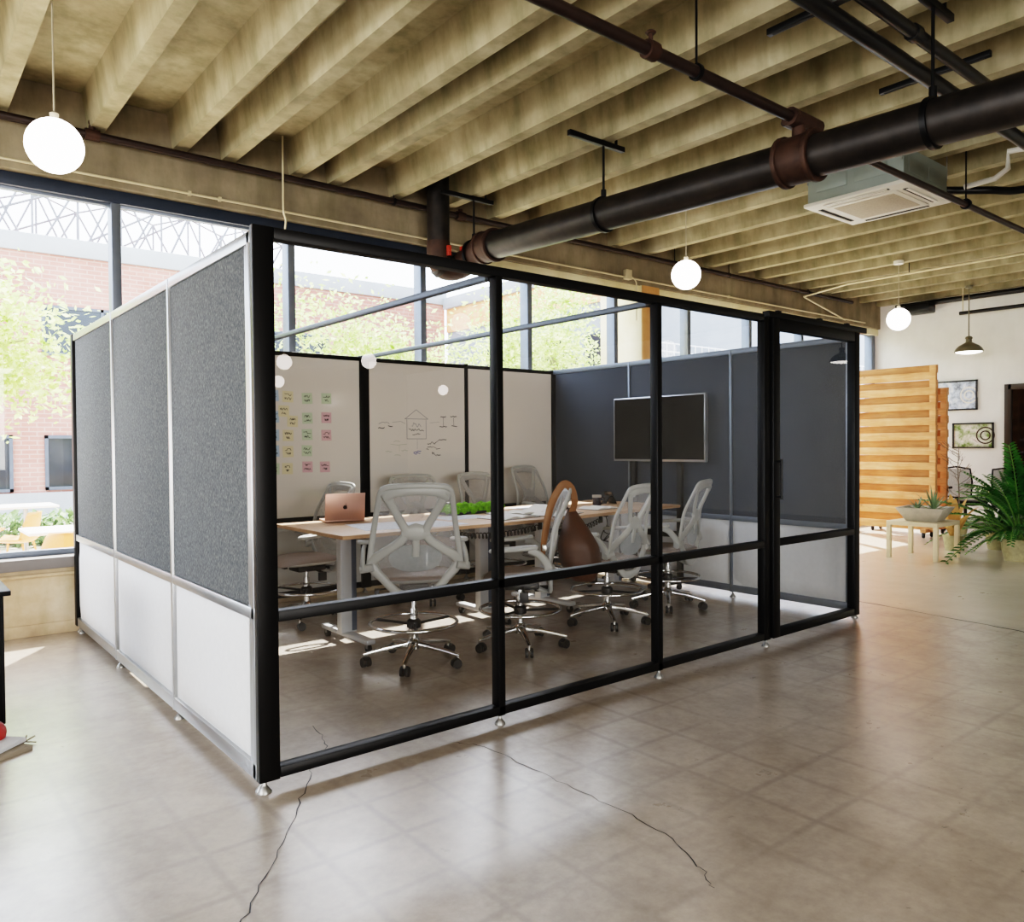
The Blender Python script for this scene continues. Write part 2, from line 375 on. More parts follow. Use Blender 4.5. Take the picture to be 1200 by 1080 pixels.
wb = struct(MB().box(XL, XR, 3.75, 3.95, -.12, .5).build('wall_back', F['dado'], smooth=0))
MB().box(XL, XR, 3.73, 3.75, 0, .09).build('base_strip', F['dado'], wb, bevel=.004)
struct(MB().box(XL, XR, 3.71, 3.97, .5, .585).build('trim_1', F['sill'], bevel=.006))                       # sill
MB().tube([(XL, 3.735, .455), (XR, 3.735, .455)], .016, 10).build('sill_conduit', F['dado'], wb)
struct(MB().box(XL, 3.9, 3.82, 3.95, 3.37, 3.47).build('trim_2', F['winhead'], bevel=.008))                   # window head
struct(MB().box(3.9, XR, 3.79, 3.95, 3.36, 3.47).build('trim_3', F['cream'], bevel=.004))  # window head continued, its sunlit look put into the cream colour
mull = [-8.3, -6.86, -5.41, -3.97, -2.53, -1.09, .357, 1.83, 3.265, 4.713, 6.153, 7.62, 9.08, 10.53, 12.9]
for i in range(len(mull)-1):
    a, b = mull[i], mull[i+1]
    if a == 6.153: a2, b2 = 6.93, b
    else: a2, b2 = a, b
    w = bpy.data.objects.new('window_%d' % (i+1), None); C.objects.link(w); w['kind'] = 'structure'; w.location = (a, 3.9, .6); w['_w'] = 1; WM[w.name] = Matrix.Translation((a, 3.9, .6))
    fm = MB().box(a-.035, a+.035, 3.83, 3.97, .585, 3.38)
    fm.box(a2, b2, 3.87, 3.93, .585, .63); fm.box(a2, b2, 3.87, 3.93, 3.35, 3.4)
    if i == len(mull)-2: fm.box(b-.06, b+.06, 3.83, 3.97, .585, 3.38)
    fm.build('frame', F['winalu'], w, bevel=.006)
    MB().quad((a2, 3.9, .6), (b2, 3.9, .6), (b2, 3.9, 3.39), (a2, 3.9, 3.39)).build('pane', F['winglass'], w, smooth=0)
col = struct(MB().box(6.55, 6.9, 3.76, 4.5, -.1, 3.5).build('column', F['cream'], bevel=.01))  # yellow sunlight on the column is painted in with its cream colour
MB().box(6.56, 6.89, 3.745, 3.76, 0, 3.47).build('column_face', F['tan'], col)
wr = struct(MB().box(XR, XR+.15, YF, 4.05, -.12, 4.3).build('wall_right', F['white'], smooth=0))
struct(MB().box(XL-.15, XL, YF, 3.75, -.12, 4.3).build('wall_left', F['white'], smooth=0))
struct(MB().box(XL-.15, XR+.15, YF-.15, YF, -.12, 4.3).build('wall_front', F['greywall'], smooth=0))
struct(MB().box(XR-.015, XR, 1.72, 3.7, 0, .1).build('baseboard_right', F['greywall']))
d = bpy.data.objects.new('door_1', None); C.objects.link(d); d['kind'] = 'structure'; d.location = (XR-.04, .9, 0); d['_w'] = 1; WM[d.name] = Matrix.Translation((XR-.04, .9, 0))
m = MB()
for y in (1.67, .72, -.2): m.box(XR-.06, XR-.001, y-.05, y+.05, 0, 2.34)
m.box(XR-.06, XR-.001, -.2, 1.67, 2.25, 2.34); m.box(XR-.06, XR-.001, -.2, 1.67, 0, .08); m.build('frame', F['doorframe'], d, bevel=.004)
MB().quad((XR-.03, -.15, .08), (XR-.03, 1.62, .08), (XR-.03, 1.62, 2.25), (XR-.03, -.15, 2.25)).build('pane', F['tint'], d, smooth=0)
MB().tube([(XR-.1, .8, .95), (XR-.1, .8, 1.25)], .012).box(XR-.11, XR-.06, .79, .81, .96, .98).box(XR-.11, XR-.06, .79, .81, 1.22, 1.24).build('handle', F['steel'], d)

# ------------------------------------------------------------------ meeting enclosure
ZT = 2.27
def foot(x, y, par):
    MB().lathe([(.028, 0), (.028, .006), (.012, .026), (.009, .03), (.009, .066)], 14, (x, y, 0)).build('levelling_foot', F['steel'], par)
# front glazed partition
g = thing('glass_partition', 'long black framed glass wall with three fixed bays facing the open floor', 'partition', (1.8, .03, 0), world=True)
MB().box(0, .088, 0, .03, .05, 2.29).box(.0, .088, .03, .036, .05, 2.29).build('corner_post', F['black'], g, bevel=.004)
for xm in (1.244, 2.455): MB().box(xm-.021, xm+.021, 0, .06, .05, 2.25).build('mullion', F['black'], g, bevel=.004)
MB().box(3.545, 3.615, 0, .06, .05, 2.27).build('door_side_post', F['black'], g, bevel=.004)
MB().box(.088, 3.545, 0, .06, 2.243, 2.29).build('top_rail', F['black'], g, bevel=.004)
MB().box(.088, 3.545, 0, .06, .692, .737).build('middle_rail', F['black'], g, bevel=.004)
MB().box(.088, 3.545, 0, .06, .0544, .099).build('bottom_rail', F['black'], g, bevel=.004)
xs = [(.088, 1.223), (1.265, 2.434), (2.476, 3.545)]
for a, b in xs:
    for z0, z1 in ((.099, .692), (.737, 2.243)):
        MB().quad((a, .03, z0), (b, .03, z0), (b, .03, z1), (a, .03, z1)).build('glass_pane', F['glass'], g, smooth=0)
for xf in (.032, 1.25, 2.47, 3.6): foot(xf, .03, g)
# sliding door
g = thing('glass_door', 'black framed glass door leaf closing the right end of the glass wall', 'door', (4.3, .0, 0), world=True)
MB().box(3.63, 3.71, -.015, .05, .055, 2.27).build('stile', F['black'], g, bevel=.004)
MB().box(4.752, 4.83, -.015, .05, .055, 2.27).build('stile', F['black'], g, bevel=.004)
MB().box(3.71, 4.752, -.015, .05, 2.195, 2.27).build('top_rail', F['black'], g, bevel=.004)
MB().box(3.71, 4.752, -.015, .05, .692, .737).build('middle_rail', F['black'], g, bevel=.004)
MB().box(3.71, 4.752, -.015, .05, .056, .11).build('bottom_rail', F['black'], g, bevel=.004)
for z0, z1 in ((.11, .692), (.737, 2.195)):
    MB().quad((3.71, .018, z0), (4.752, .018, z0), (4.752, .018, z1), (3.71, .018, z1)).build('glass_pane', F['glass'], g, smooth=0)
MB().box(3.6, 4.97, .0, .055, 2.275, 2.32).build('track', F['black'], g, bevel=.003)
for xf in (3.75, 4.3, 4.7): MB().box(xf-.02, xf+.02, .01, .04, 2.32, 2.335).build('track_bolt', F['black'], g, bevel=.003)
MB().tube([(3.67, -.05, 1.02), (3.67, -.05, 1.3)], .009).box(3.662, 3.678, -.055, -.015, 1.03, 1.045).box(3.662, 3.678, -.055, -.015, 1.275, 1.29).build('pull_handle', F['black'], g)
# felt partitions
def felt_wall(label, x0, x1, inner, fm, pm, ends_y, alu):
    t = thing('acoustic_partition', label, 'partition', ((x0+x1)/2, 1.85, 0), world=True)
    nodes = ends_y
    MB().box(x0, x1, nodes[0]+.036, nodes[-1]+.02, 2.222, ZT).build('top_rail', alu, t, bevel=.003)
    MB().box(x0, x1, nodes[0]+.036, nodes[-1]+.02, .705, .752).build('middle_rail', alu, t, bevel=.003)
    MB().box(x0, x1, nodes[0]+.036, nodes[-1]+.02, .0544, .117).build('bottom_rail', alu, t, bevel=.003)
    m = MB(); m.box(x0, x1, nodes[0]+.036, nodes[0]+.075, .05, ZT+.005); m.box(x0+.006, x1-.006, nodes[0]+.075, nodes[0]+.115, .05, ZT); m.build('end_post', alu, t, bevel=.006)
    for y in nodes[1:-1]: MB().box(x0-.002, x1+.002, y-.013, y+.013, .05, ZT).build('seam_post', alu, t, bevel=.004)
    for i in range(len(nodes)-1):
        a = nodes[i]+(.115 if i == 0 else .013); b = nodes[i+1]-.013
        MB().box(x0+.01, x1-.01, a, b, .752, 2.222).build('felt_panel', fm, t, bevel=.006)
        # padded lower panel
        m = MB(); n = 10; vs = []
        for sgn, xx in ((-1, x0), (1, x1)):
            vs = []
            for j in range(n+1):
                for k in range(n+1):
                    u, v = j/n, k/n; e = (1-(2*u-1)**8)*(1-(2*v-1)**8)
                    vs.append((xx-sgn*.02+sgn*e*.034, a+(b-a)*u, .117+(.705-.117)*v))
            m.add(vs, [(j*(n+1)+k, (j+1)*(n+1)+k, (j+1)*(n+1)+k+1, j*(n+1)+k+1) for j in range(n) for k in range(n)])
        m.box(x0+.018, x1-.018, a, b, .117, .705); m.build('padded_panel', pm, t, smooth=60)
    for y in nodes: foot((x0+x1)/2, y+(.05 if y == nodes[0] else 0), t)
    return t
felt_wall('grey felt partition over white padded panels, nearest to the black corner post', 0, .06, 1, F['felt'], F['pad'], [.0, 1.17, 2.42, 3.63], F['alu'])
felt_wall('dark blue felt partition behind the television, white padded below', 4.9, 4.96, -1, F['bluefelt'], F['pad'], [.03, 1.235, 2.48, 3.63], F['winalu'])  # frame metal darker than on the left wall, a dark reflection put into its colour
# whiteboard partition
t = thing('whiteboard_partition', 'whiteboard wall in black frames below the tall windows', 'partition', (2.48, 3.69, 0), world=True)
wbn = [(-.005, .065), (1.2, 1.24), (2.425, 2.525), (3.66, 3.7), (4.89, 4.965)]
for a, b in wbn: MB().box(a, b, 3.655, 3.72, .05, 2.275).build('post', F['black'], t, bevel=.004)
for i in range(4):
    a, b = wbn[i][1], wbn[i+1][0]
    for nm, z0, z1 in (('top_rail', 2.225, 2.265), ('middle_rail', .722, .77), ('bottom_rail', .055, .11)):
        MB().box(a, b, 3.66, 3.715, z0, z1).build(nm, F['black'], t, bevel=.004)
    wbo = MB().box(a, b, 3.672, 3.705, .77, 2.225).build('whiteboard', F['board'], t)
    MB().box(a, b, 3.675, 3.705, .11, .722).build('lower_panel', F['lowboard'], t)
    if i == 2: WBO = wbo
for xf in (.03, 1.22, 2.475, 3.68, 4.93): foot(xf, 3.69, t)
# marker drawing on third board
YB_ = 3.6695
def line(m, pts, w=.006):
    for a, b in zip(pts[:-1], pts[1:]):
        A = Vector((a[0], YB_, a[1])); B = Vector((b[0], YB_, b[1])); T = (B-A).normalized(); N = Vector((-T.z, 0, T.x))*w/2
        m.quad(A+N, B+N, B-N, A-N)
def scrib(m, x, z, w, h=.03, lw=.006):
    n = max(4, int(w/.012)); pts = []
    for i in range(n+1): pts.append((x-w/2+w*i/n, z+random.uniform(-h/2, h/2)))
    line(m, pts, lw)
m = MB()
line(m, [(2.925,1.678),(3.06,1.775),(3.2,1.682),(2.925,1.682)]); line(m, [(2.95,1.675),(2.95,1.482),(3.176,1.482),(3.176,1.675)])
scrib(m, 3.06, 1.625, .11, .05); m.build('marker_drawing', F['inkgrey'], WBO, smooth=0)
m = MB(); scrib(m, 3.06, 1.572, .18, .028); scrib(m, 3.06, 1.532, .09, .025)
for (a, b, c) in ((3.387,1.712,.07),(3.516,1.714,.08),(3.386,1.606,.09),(3.526,1.616,.07),(2.66,1.59,.07),(2.76,1.606,.05)): scrib(m, a, b, c, .012, .008)
line(m, [(3.387,1.705),(3.387,1.61)], .004); line(m, [(3.516,1.705),(3.52,1.62)], .004)
scrib(m, 3.24, 1.435, .1, .03); line(m, [(3.28,1.435),(3.34,1.475)], .005); scrib(m, 3.38, 1.475, .09, .012, .008); scrib(m, 3.22, 1.405, .06, .02); line(m, [(3.25,1.405),(3.3,1.385)], .004); scrib(m, 3.32, 1.38, .05, .01)
scrib(m, 3.19, 1.375, .03, .02); scrib(m, 3.26, 1.335, .03, .03); line(m, [(3.27,1.33),(3.3,1.305)], .005); scrib(m, 3.325, 1.31, .05, .02, .008)
m.build('marker_drawing', F['ink'], WBO, smooth=0)
m = MB(); line(m, [(3.07,1.475),(3.07,1.38)], .003); line(m, [(2.78,1.645),(2.88,1.655),(2.93,1.635)], .004); line(m, [(3.22,1.645),(3.34,1.655)], .003); scrib(m, 2.69, 1.635, .12, .03, .005)
m.build('marker_drawing', F['inkgrey'], WBO, smooth=0)
m = MB(); scrib(m, 3.07, 1.355, .09, .02, .007); scrib(m, 3.065, 1.335, .08, .02, .007); m.build('marker_drawing', F['inkblue'], WBO, smooth=0)
m = MB(); line(m, [(2.76,1.43),(2.84,1.42),(2.95,1.43)], .004); line(m, [(2.86,1.42),(2.86,1.36)], .003)
for a, b in ((2.74,1.36),(2.92,1.365),(2.84,1.32),(2.83,1.46)): scrib(m, a, b, .07, .015, .005)
m.build('marker_drawing', F['inkfaint'], WBO, smooth=0)
# sticky notes
rows = {1: 1.857, 2: 1.672, 3: 1.515, 4: 1.37, 5: 1.218}
N = [(1.572, 1.865, 'blue', 'pale blue sticky note, topmost of the column by the corner post'), (1.572, 1.675, 'blue', 'pale blue sticky note, second down the column by the corner post'),
 (1.572, 1.515, 'blue', 'pale blue sticky note, third down the column by the corner post'), (1.572, 1.372, 'blue', 'pale blue sticky note, lowest blue one by the corner post'),
 (1.572, 1.215, 'green', 'green sticky note at the bottom of the blue column by the corner post'),
 (1.708, 1.86, 'yellow', 'yellow sticky note, topmost in the yellow column'), (1.668, 1.73, 'yellow', 'yellow sticky note overlapping above another, upper of the tilted pair'),
 (1.75, 1.64, 'yellow', 'yellow sticky note, lower of the overlapping pair'), (1.706, 1.512, 'yellow', 'yellow sticky note, just below the overlapping pair'),
 (1.704, 1.366, 'yellow', 'yellow sticky note, second from bottom of the yellow column'), (1.696, 1.214, 'yellow', 'yellow sticky note, lowest in the yellow column'),
 (1.892, 1.85, 'green', 'green sticky note, topmost of the green column'), (2.082, 1.855, 'green', 'green sticky note above the two pink notes, beside another green note'),
 (1.892, 1.67, 'green', 'green sticky note, second down the green column'), (1.888, 1.52, 'green', 'green sticky note, third down the green column'),
 (1.884, 1.373, 'green', 'green sticky note directly above a pink note'), (2.08, 1.678, 'pink', 'pink sticky note, topmost of the pink ones'),
 (2.078, 1.515, 'pink', 'pink sticky note, middle one with a gap beneath it'), (1.888, 1.225, 'pink', 'pink sticky note at the bottom of the green column'),
 (2.06, 1.222, 'pink', 'pink sticky note, lowest, nearest the laptop chair')]
for x, z, c, lab in N:
    a = random.uniform(-.05, .05); o = thing('sticky_note', lab, 'note', (x, 3.67, z), group='sticky notes on the whiteboard')
    M = Matrix.Rotation(a, 4, 'Y'); h = .05
    vs = [M @ Vector(v) for v in ((-h, -.0015, h), (h, -.0015, h), (h, -.006, -h), (-h, -.006, -h), (-h, 0, h), (h, 0, h), (h, -.005, -h), (-h, -.005, -h))]
    MB().add(vs, [(0,1,2,3), (4,7,6,5), (0,4,5,1), (3,2,6,7), (0,3,7,4), (1,5,6,2)]).build('paper_square', F[c], o, smooth=0)
    m = MB()
    for zz, ww in ((.018, random.uniform(.05, .08)), (-.018, random.uniform(.03, .07))):
        pts = []; n = 11
        for i in range(n+1): pts.append(M @ Vector((-ww/2+ww*i/n, -.0052+zz*.045, zz+random.choice((-.011, .011))*random.uniform(.5, 1))))
        for A, B in zip(pts[:-1], pts[1:]):
            T = (B-A).normalized(); Nn = Vector((-T.z, 0, T.x))*.0022; m.quad(A+Nn, B+Nn, B-Nn, A-Nn)
    m.build('handwriting', F['ink'], o, smooth=0)
# tie bars over the enclosure
for xb, lab in ((1.244, 'slim grey tie bar over the enclosure, the one above the laptop end'), (2.455, 'slim grey tie bar over the enclosure, the one above the moss planter')):
    o = thing('tie_bar', lab, 'bar', (xb, 1.85, 2.25), group='tie bars bracing the enclosure', world=True)
    MB().box(xb-.018, xb+.018, .06, 3.66, 2.236, 2.27).build('bar', F['winalu'], o, bevel=.004)
    for y in (.075, 3.645): MB().box(xb-.024, xb+.024, y-.015, y+.015, 2.23, 2.275).build('end_bracket', F['black'], o, bevel=.003)
# television on a cart
t = thing('television', 'large flat black television with thin silver rim in front of dark blue felt', 'television', (4.81, 2.02, 1.24), world=True)
MB().box(4.8, 4.845, 1.44, 2.6, 1.24, 1.885).build('bezel', F['tvrim'], t, bevel=.006)
MB().box(4.797, 4.801, 1.455, 2.585, 1.262, 1.872).build('screen', F['tv'], t)
MB().box(4.845, 4.87, 1.8, 2.24, 1.35, 1.7).build('back_housing', F['black'], t, bevel=.01)
t = thing('television_stand', 'black two post floor stand holding up the television', 'stand', (4.83, 2.08, 0), world=True)
for y in (2.38, 1.79):
    MB().box(4.85, 4.885, y-.03, y+.03, .06, 1.3).build('post', F['black'], t, bevel=.004)
    MB().box(4.42, 4.89, y-.03, y+.03, .06, .1).build('foot', F['black'], t, bevel=.006)
    MB().cyl((4.46, y-.012, .03), (4.46, y+.012, .03), .03).build('caster', F['rubber'], t); MB().cyl((4.85, y-.012, .03), (4.85, y+.012, .03), .03).build('caster', F['rubber'], t)
MB().box(4.855, 4.88, 1.79, 2.38, .5, .56).build('cross_bar', F['black'], t, bevel=.004)
MB().box(4.846, 4.86, 1.75, 2.42, 1.26, 1.34).build('cross_bar', F['black'], t, bevel=.004)

# ------------------------------------------------------------------ tables
def make_table(label, loc, rz, L, W):
    t = thing('meeting_table', label, 'table', loc, rz, 'height adjustable tables pushed end to end')
    H = .84
    top = MB().box(0, L, 0, W, H-.026, H, 0).build('tabletop', F['wood'], t, bevel=.003)
    MB().box(-.0015, L+.0015, -.0015, W+.0015, H-.024, H-.004).build('edge_band', F['edge'], top)
    for x in (.3, L-.3):
        c = MB().box(x-.06, x+.06, W/2-.035, W/2+.035, .09, .815).build('column', F['deskgrey'], t, bevel=.004)
        MB().box(x+.02, x+.0605, W/2-.036, W/2+.036, .1, .8).build('inner_sleeve', F['deskdark'], c, bevel=.003)
        MB().box(x-.035, x+.035, .19, W-.19, .06, .095).build('foot', F['deskgrey'], t, bevel=.01)
        MB().box(x-.04, x+.04, .15, W-.15, .79, .813).build('top_bracket', F['deskgrey'], t, bevel=.004)
        for y in (.23, W-.23):
            k = MB().cyl((x-.012, y, .029), (x+.012, y, .029), .029).build('caster', F['rubber'], t); MB().box(x-.016, x+.016, y-.012, y+.012, .03, .065).build('caster_fork', F['steel'], k)
    MB().box(.3, L-.3, W/2-.03, W/2+.03, .765, .81).build('cross_beam', F['deskgrey'], t, bevel=.004)
    return t
make_table('wood topped meeting table carrying the rose gold laptop', (1.11, 1.45, 0), 0, 1.82, 1.08)
make_table('wood topped meeting table carrying the dark mug, end towards the television', (3.06, 1.46, 0), math.radians(6.5), 1.64, 1.08)

# ------------------------------------------------------------------ drafting chairs
def yb(z): 
    if z < .74: return -.225+.0*z-(.74-z)*-.06
    if z < .93: return -.225-(z-.74)*.12
    return -.2478-(z-.93)*.42
def bp(x, z, o=0): return (x, yb(z)+.42*x*x+o, z)
def sym(pts): return pts+[(-a, b) for a, b in reversed(pts[:-1])] if pts[-1][0] == 0 else pts
def make_chair(label):
    t = thing('drafting_chair', label, 'chair', (0,0,0), 0, 'white mesh drafting chairs around the tables')
    m = MB()
    for k in range(5):
        a = 2*PI*k/5; d = Vector((math.cos(a), math.sin(a), 0))
        m.sweep([d*.03+Vector((0,0,.125)), d*.17+Vector((0,0,.108)), d*.325+Vector((0,0,.078))], [.05, .04, .026], [.045, .032, .022], (0,0,1), 3, 10)
        m.cyl(d*.315+Vector((0,0,.085)), d*.315+Vector((0,0,.055)), .011, 10)
    m.lathe([(.045, .095), (.05, .1), (.05, .14), (.035, .155), (.03, .17)], 18); m.build('star_base', F['chrome'], t)
    for k in range(5):
        a = 2*PI*k/5; d = Vector((math.cos(a), math.sin(a), 0)); s = Vector((-math.sin(a+k), math.cos(a+k), 0)); q = Vector((math.cos(a+k), math.sin(a+k), 0))
        c = d*.315+q*.012
        c.z = .03; mm = MB()
        for e in (-1, 1): mm.cyl(c+s*e*.008, c+s*e*.027, .03, 16)
        mm.sweep([c+q*-.02+Vector((0,0,.02)), c+Vector((0,0,.033)), c+q*.028+Vector((0,0,.014))], .05, .008, (0,0,1), 4, 8)
        mm.build('caster', F['rubber'], t)
    m = MB(); m.tube([(0,0,.15), (0,0,.5)], .016, 14); m.tube([(0,0,.15), (0,0,.36)], .026, 16); m.build('gas_column', F['chrome'], t)
    m = MB(); m.tube([(.28*math.cos(2*PI*i/40), .28*math.sin(2*PI*i/40), .265) for i in range(40)], .0115, 10, closed=True)
    rg = m.build('foot_ring', F['chrome'], t)
    m = MB()
    for k in range(3):
        a = 2*PI*k/3+.5; m.tube([(.03*math.cos(a), .03*math.sin(a), .255), (.275*math.cos(a), .275*math.sin(a), .263)], .009, 8)
    m.lathe([(.027, .225), (.045, .235), (.045, .275), (.03, .29)], 16); m.build('ring_hub', F['rubber'], rg)
    m = MB(); m.box(-.09, .09, -.13, .11, .495, .545).box(-.03, .03, -.2, -.1, .47, .51); mech = m.build('tilt_mechanism', F['rubber'], t, bevel=.012)
    m = MB(); m.tube([(.06, .02, .515), (.2, .03, .51), (.29, .05, .49)], .006, 8, 3); m.box(.265, .325, .035, .065, .478, .492); m.build('lever', F['rubber'], mech, bevel=.003); m = MB(); m.tube([(-.06, -.02, .515), (-.24, -.02, .5)], .006, 8); m.box(-.25, -.22, -.05, .01, .44, .505); m.build('lever', F['rubber'], mech, bevel=.003)
    # seat
    m = MB(); nr, na = 7, 36
    for top in (0, 1):
        vs = []; fs = []
        for i in range(nr+1):
            r = i/nr
            for j in range(na):
                a = 2*PI*j/na; c, s = math.cos(a), math.sin(a)
                x = .255*math.copysign(abs(c)**.62, c)*r; y = .02+.25*math.copysign(abs(s)**.62, s)*r
                if top: z = .628-.05*max(0, r-.55)**2*3.2-.02*(1-r)**1+ (-.045*max(0, (y-.1)/.17)**2)
                else: z = .552+.042*max(0, r-.6)**2*5+(-.02*max(0, (y-.1)/.17)**2)
                vs.append((x, y, z))
        for i in range(nr):
            for j in range(na):
                q = (j+1) % na; fs.append((i*na+j, (i+1)*na+j, (i+1)*na+q, i*na+q))
        m.add(vs, fs, 1-top)
    o1, o2 = nr*na, (nr+1)*na+nr*na
    m.add([], []); 
    for j in range(na):
        q = (j+1) % na; m.f.append([o1+j, o1+q, o2+q, o2+j]); m.m.append(0)
    m.build('seat', [F['seat'], F['chair']], t, smooth=70)
    # backrest frame
    m = MB(); nr_ = (0,1,0)
    m.sweep([bp(-.283,.69), bp(-.272,.79), bp(-.25,.93), bp(-.228,1.07), bp(-.215,1.135), bp(-.185,1.166), bp(-.1,1.176), bp(0,1.178), bp(.1,1.176), bp(.185,1.166), bp(.215,1.135), bp(.228,1.07), bp(.25,.93), bp(.272,.79), bp(.283,.69)], .036, .022, nr_, 5)
    m.sweep([bp(-.2,1.118,-.004), bp(-.13,1.142,-.004), bp(0,1.15,-.004), bp(.13,1.142,-.004), bp(.2,1.118,-.004)], [.09,.066,.058,.066,.09], .024, nr_, 5)
    for s in (-1, 1):
        m.sweep([bp(s*.185,1.135,-.004), bp(s*.135,1.035,-.006), bp(s*.085,.945,-.008), bp(s*.06,.885,-.01), bp(s*.09,.835,-.01), bp(s*.165,.782,-.008), bp(s*.235,.735,-.004), bp(s*.275,.69,0)], [.066,.05,.052,.056,.056,.056,.06,.066], .026, nr_, 6)
        m.sweep([bp(s*.277,.705), bp(s*.25,.655), bp(s*.195,.595), bp(s*.14,.535), bp(s*.09,.5), bp(0,.49)], [.075,.062,.054,.054,.056,.06], .03, nr_, 6)
        m.sweep([(s*.255, -.2, .675), (s*.3, -.19, .665), (s*.335, -.18, .66)], .06, .05, (0,0,1), 3)
    m.sweep([bp(-.085,.885,-.01), bp(0,.888,-.01), bp(.085,.885,-.01)], [.055,.115,.055], .026, nr_, 6)
    m.sweep([bp(0,.87,-.01), bp(0,.8,-.008), bp(0,.735,.0)], [.05,.045,.05], .022, (0,1,0), 4)
    m.sweep([(0,-.215,.475), (0,-.17,.478), (0,-.11,.505)], .12, .035, (0,0,1), 4)
    m.build('backrest_frame', F['chair'], t, smooth=60)
    m = MB(); vs = []; nz, nx = 18, 12
    for i in range(nz+1):
        z = .5+(1.168-.5)*i/nz
        hw = (.1+.175*((z-.5)/.2)**.8) if z < .7 else (.275-.05*(z-.7)/.38 if z < 1.08 else .225-.03*((z-1.08)/.088)**2)
        for j in range(nx+1): xx = hw*(2*j/nx-1); vs.append(bp(xx, z, .014))
    m.add(vs, [(i*(nx+1)+j, i*(nx+1)+j+1, (i+1)*(nx+1)+j+1, (i+1)*(nx+1)+j) for i in range(nz) for j in range(nx)])
    m.build('backrest_mesh', F['mesh'], t, smooth=80)
    m = MB(); vs = [bp(.0, .725, -.006)]; n = 28
    for r in (.5, 1):
        for j in range(n):
            a = 2*PI*j/n; vs.append(bp(.165*r*math.copysign(abs(math.cos(a))**.8, math.cos(a)), .725+.085*r*math.sin(a), -.012+.008*r))
    m.add(vs, [(0, 1+j, 1+(j+1) % n) for j in range(n)]+[(1+j, 1+n+j, 1+n+(j+1) % n, 1+(j+1) % n) for j in range(n)])
    m.build('lumbar_support', F['lumbar'], t, smooth=80)
    for s in (-1, 1):
        m = MB(); lp = []
        for j in range(28):
            a = 2*PI*j/28; lp.append((s*.305+.043*math.copysign(abs(math.cos(a))**.7, math.cos(a)), .05+.15*math.sin(a), .805-.012*math.sin(a)))
        m.tube(lp, .0135, 10, closed=True)
        m.sweep([(s*.32, -.185, .65), (s*.322, -.17, .71), (s*.315, -.11, .775), (s*.305, -.05, .795)], [.07,.055,.05,.045], [.032,.03,.026,.018], (1,0,0), 5)
        m.build('armrest', F['chair'], t, smooth=60)
    return t
CH = [(1.515, 1.265, -28, 11, -.012, 'drafting chair seen squarely from behind, its back towards the glass wall, before the laptop table'),
      (2.307, 1.14, 52, 25, -.085, 'drafting chair with the brown leather backpack hung on its backrest'),
      (3.30, 1.26, 13, 18, -.085, 'drafting chair between the backpack chair and the television end, back to the glass'),
      (4.15, 1.35, 22, 5, -.085, 'drafting chair nearest the television and the glass door'),
      (1.5, 2.86, 92, 92, -.08, 'drafting chair turned sideways behind the rose gold laptop'),
      (2.72, 2.97, 172, 30, -.05, 'drafting chair hidden behind the backrest of another, against the drawn-on whiteboard'),
      (3.52, 2.95, 186, 60, -.05, 'drafting chair on the far side of the tables behind the green moss'),
      (4.33, 3.1, 194, 10, 0, 'drafting chair on the far side of the tables nearest the dark blue felt')]
c0 = make_chair(CH[0][5])
cs = [c0]+[copy_tree(c0) for _ in CH[1:]]
for o, (x, y, a, ab, dz, lab) in zip(cs, CH):
    o.location = (x, y, 0); o.rotation_euler = (0, 0, math.radians(a)); o['label'] = lab
    for ch in kids(o):
        if ch.name.split('.')[0] in ('star_base', 'caster'): ch.rotation_euler = (0, 0, math.radians(ab-a))
        elif ch.name.split('.')[0] not in ('foot_ring', 'gas_column'): ch.location.z = dz

# backpack on chair B
bx, by = 2.307, 1.14; A = math.radians(52); fwd = Vector((-math.sin(A), math.cos(A), 0)); sd = Vector((math.cos(A), math.sin(A), 0))
bpk = thing('leather_backpack', 'brown leather backpack hanging by its strap from a chair back', 'backpack', tuple(Vector((bx, by, .465))-fwd*.385), A)
m = MB(); vs = []; n = 24; nz = 16; ofs = .0
for i in range(nz+1):
    f = i/nz; z = .5*f
    w = .165*(min(1, .62+f*1.6) if f < .25 else (1 if f < .5 else max(.1, 1-((f-.5)/.5)**1.5*.93)))
    dpt = .145*(min(1, .55+f*2) if f < .25 else (1 if f < .45 else max(.12, 1-((f-.45)/.55)**1.2*.85)))
    for j in range(n):
        a = 2*PI*j/n; c, s = math.cos(a), math.sin(a)
        fold = 1+.045*math.sin(5*a+7*f)*f
        vs.append((w*math.copysign(abs(c)**.75, c)*fold+.03*f*f, dpt*math.copysign(abs(s)**.8, s)*fold-.06+.08*f, z))
m.add(vs, [(i*n+j, i*n+(j+1) % n, (i+1)*n+(j+1) % n, (i+1)*n+j) for i in range(nz) for j in range(n)]+[tuple(reversed(range(n))), tuple(nz*n+j for j in range(n))])
body = m.build('body', F['leather'], bpk, smooth=70)
MB().sweep([(-.12, -.1, .1), (-.06, -.118, .18), (.02, -.1, .3), (.03, -.02, .42)], .006, .004, (1,0,0), 5).build('seam', F['strap'], body)
st = MB().sweep([(.0, .02, .47), (-.02, .0, .55), (-.05, .03, .645), (-.08, .09, .665), (-.13, .17, .54), (-.18, .215, .36), (-.25, .235, .2), (-.325, .19, .11), (-.31, .09, .07), (-.13, -.0, .06)], [.045,.05,.055,.055,.055,.05,.03,.025,.02,.02], .01, (.8,.25,0), 6).build('strap', F['strap'], bpk)
MB().box(-.255, -.21, .215, .242, .235, .275).build('buckle', F['buckle'], st, bevel=.004)
MB().ball((.05, .06, .5), .025, 12, (1.6, .8, .6)).build('top_knot', F['leather'], bpk)

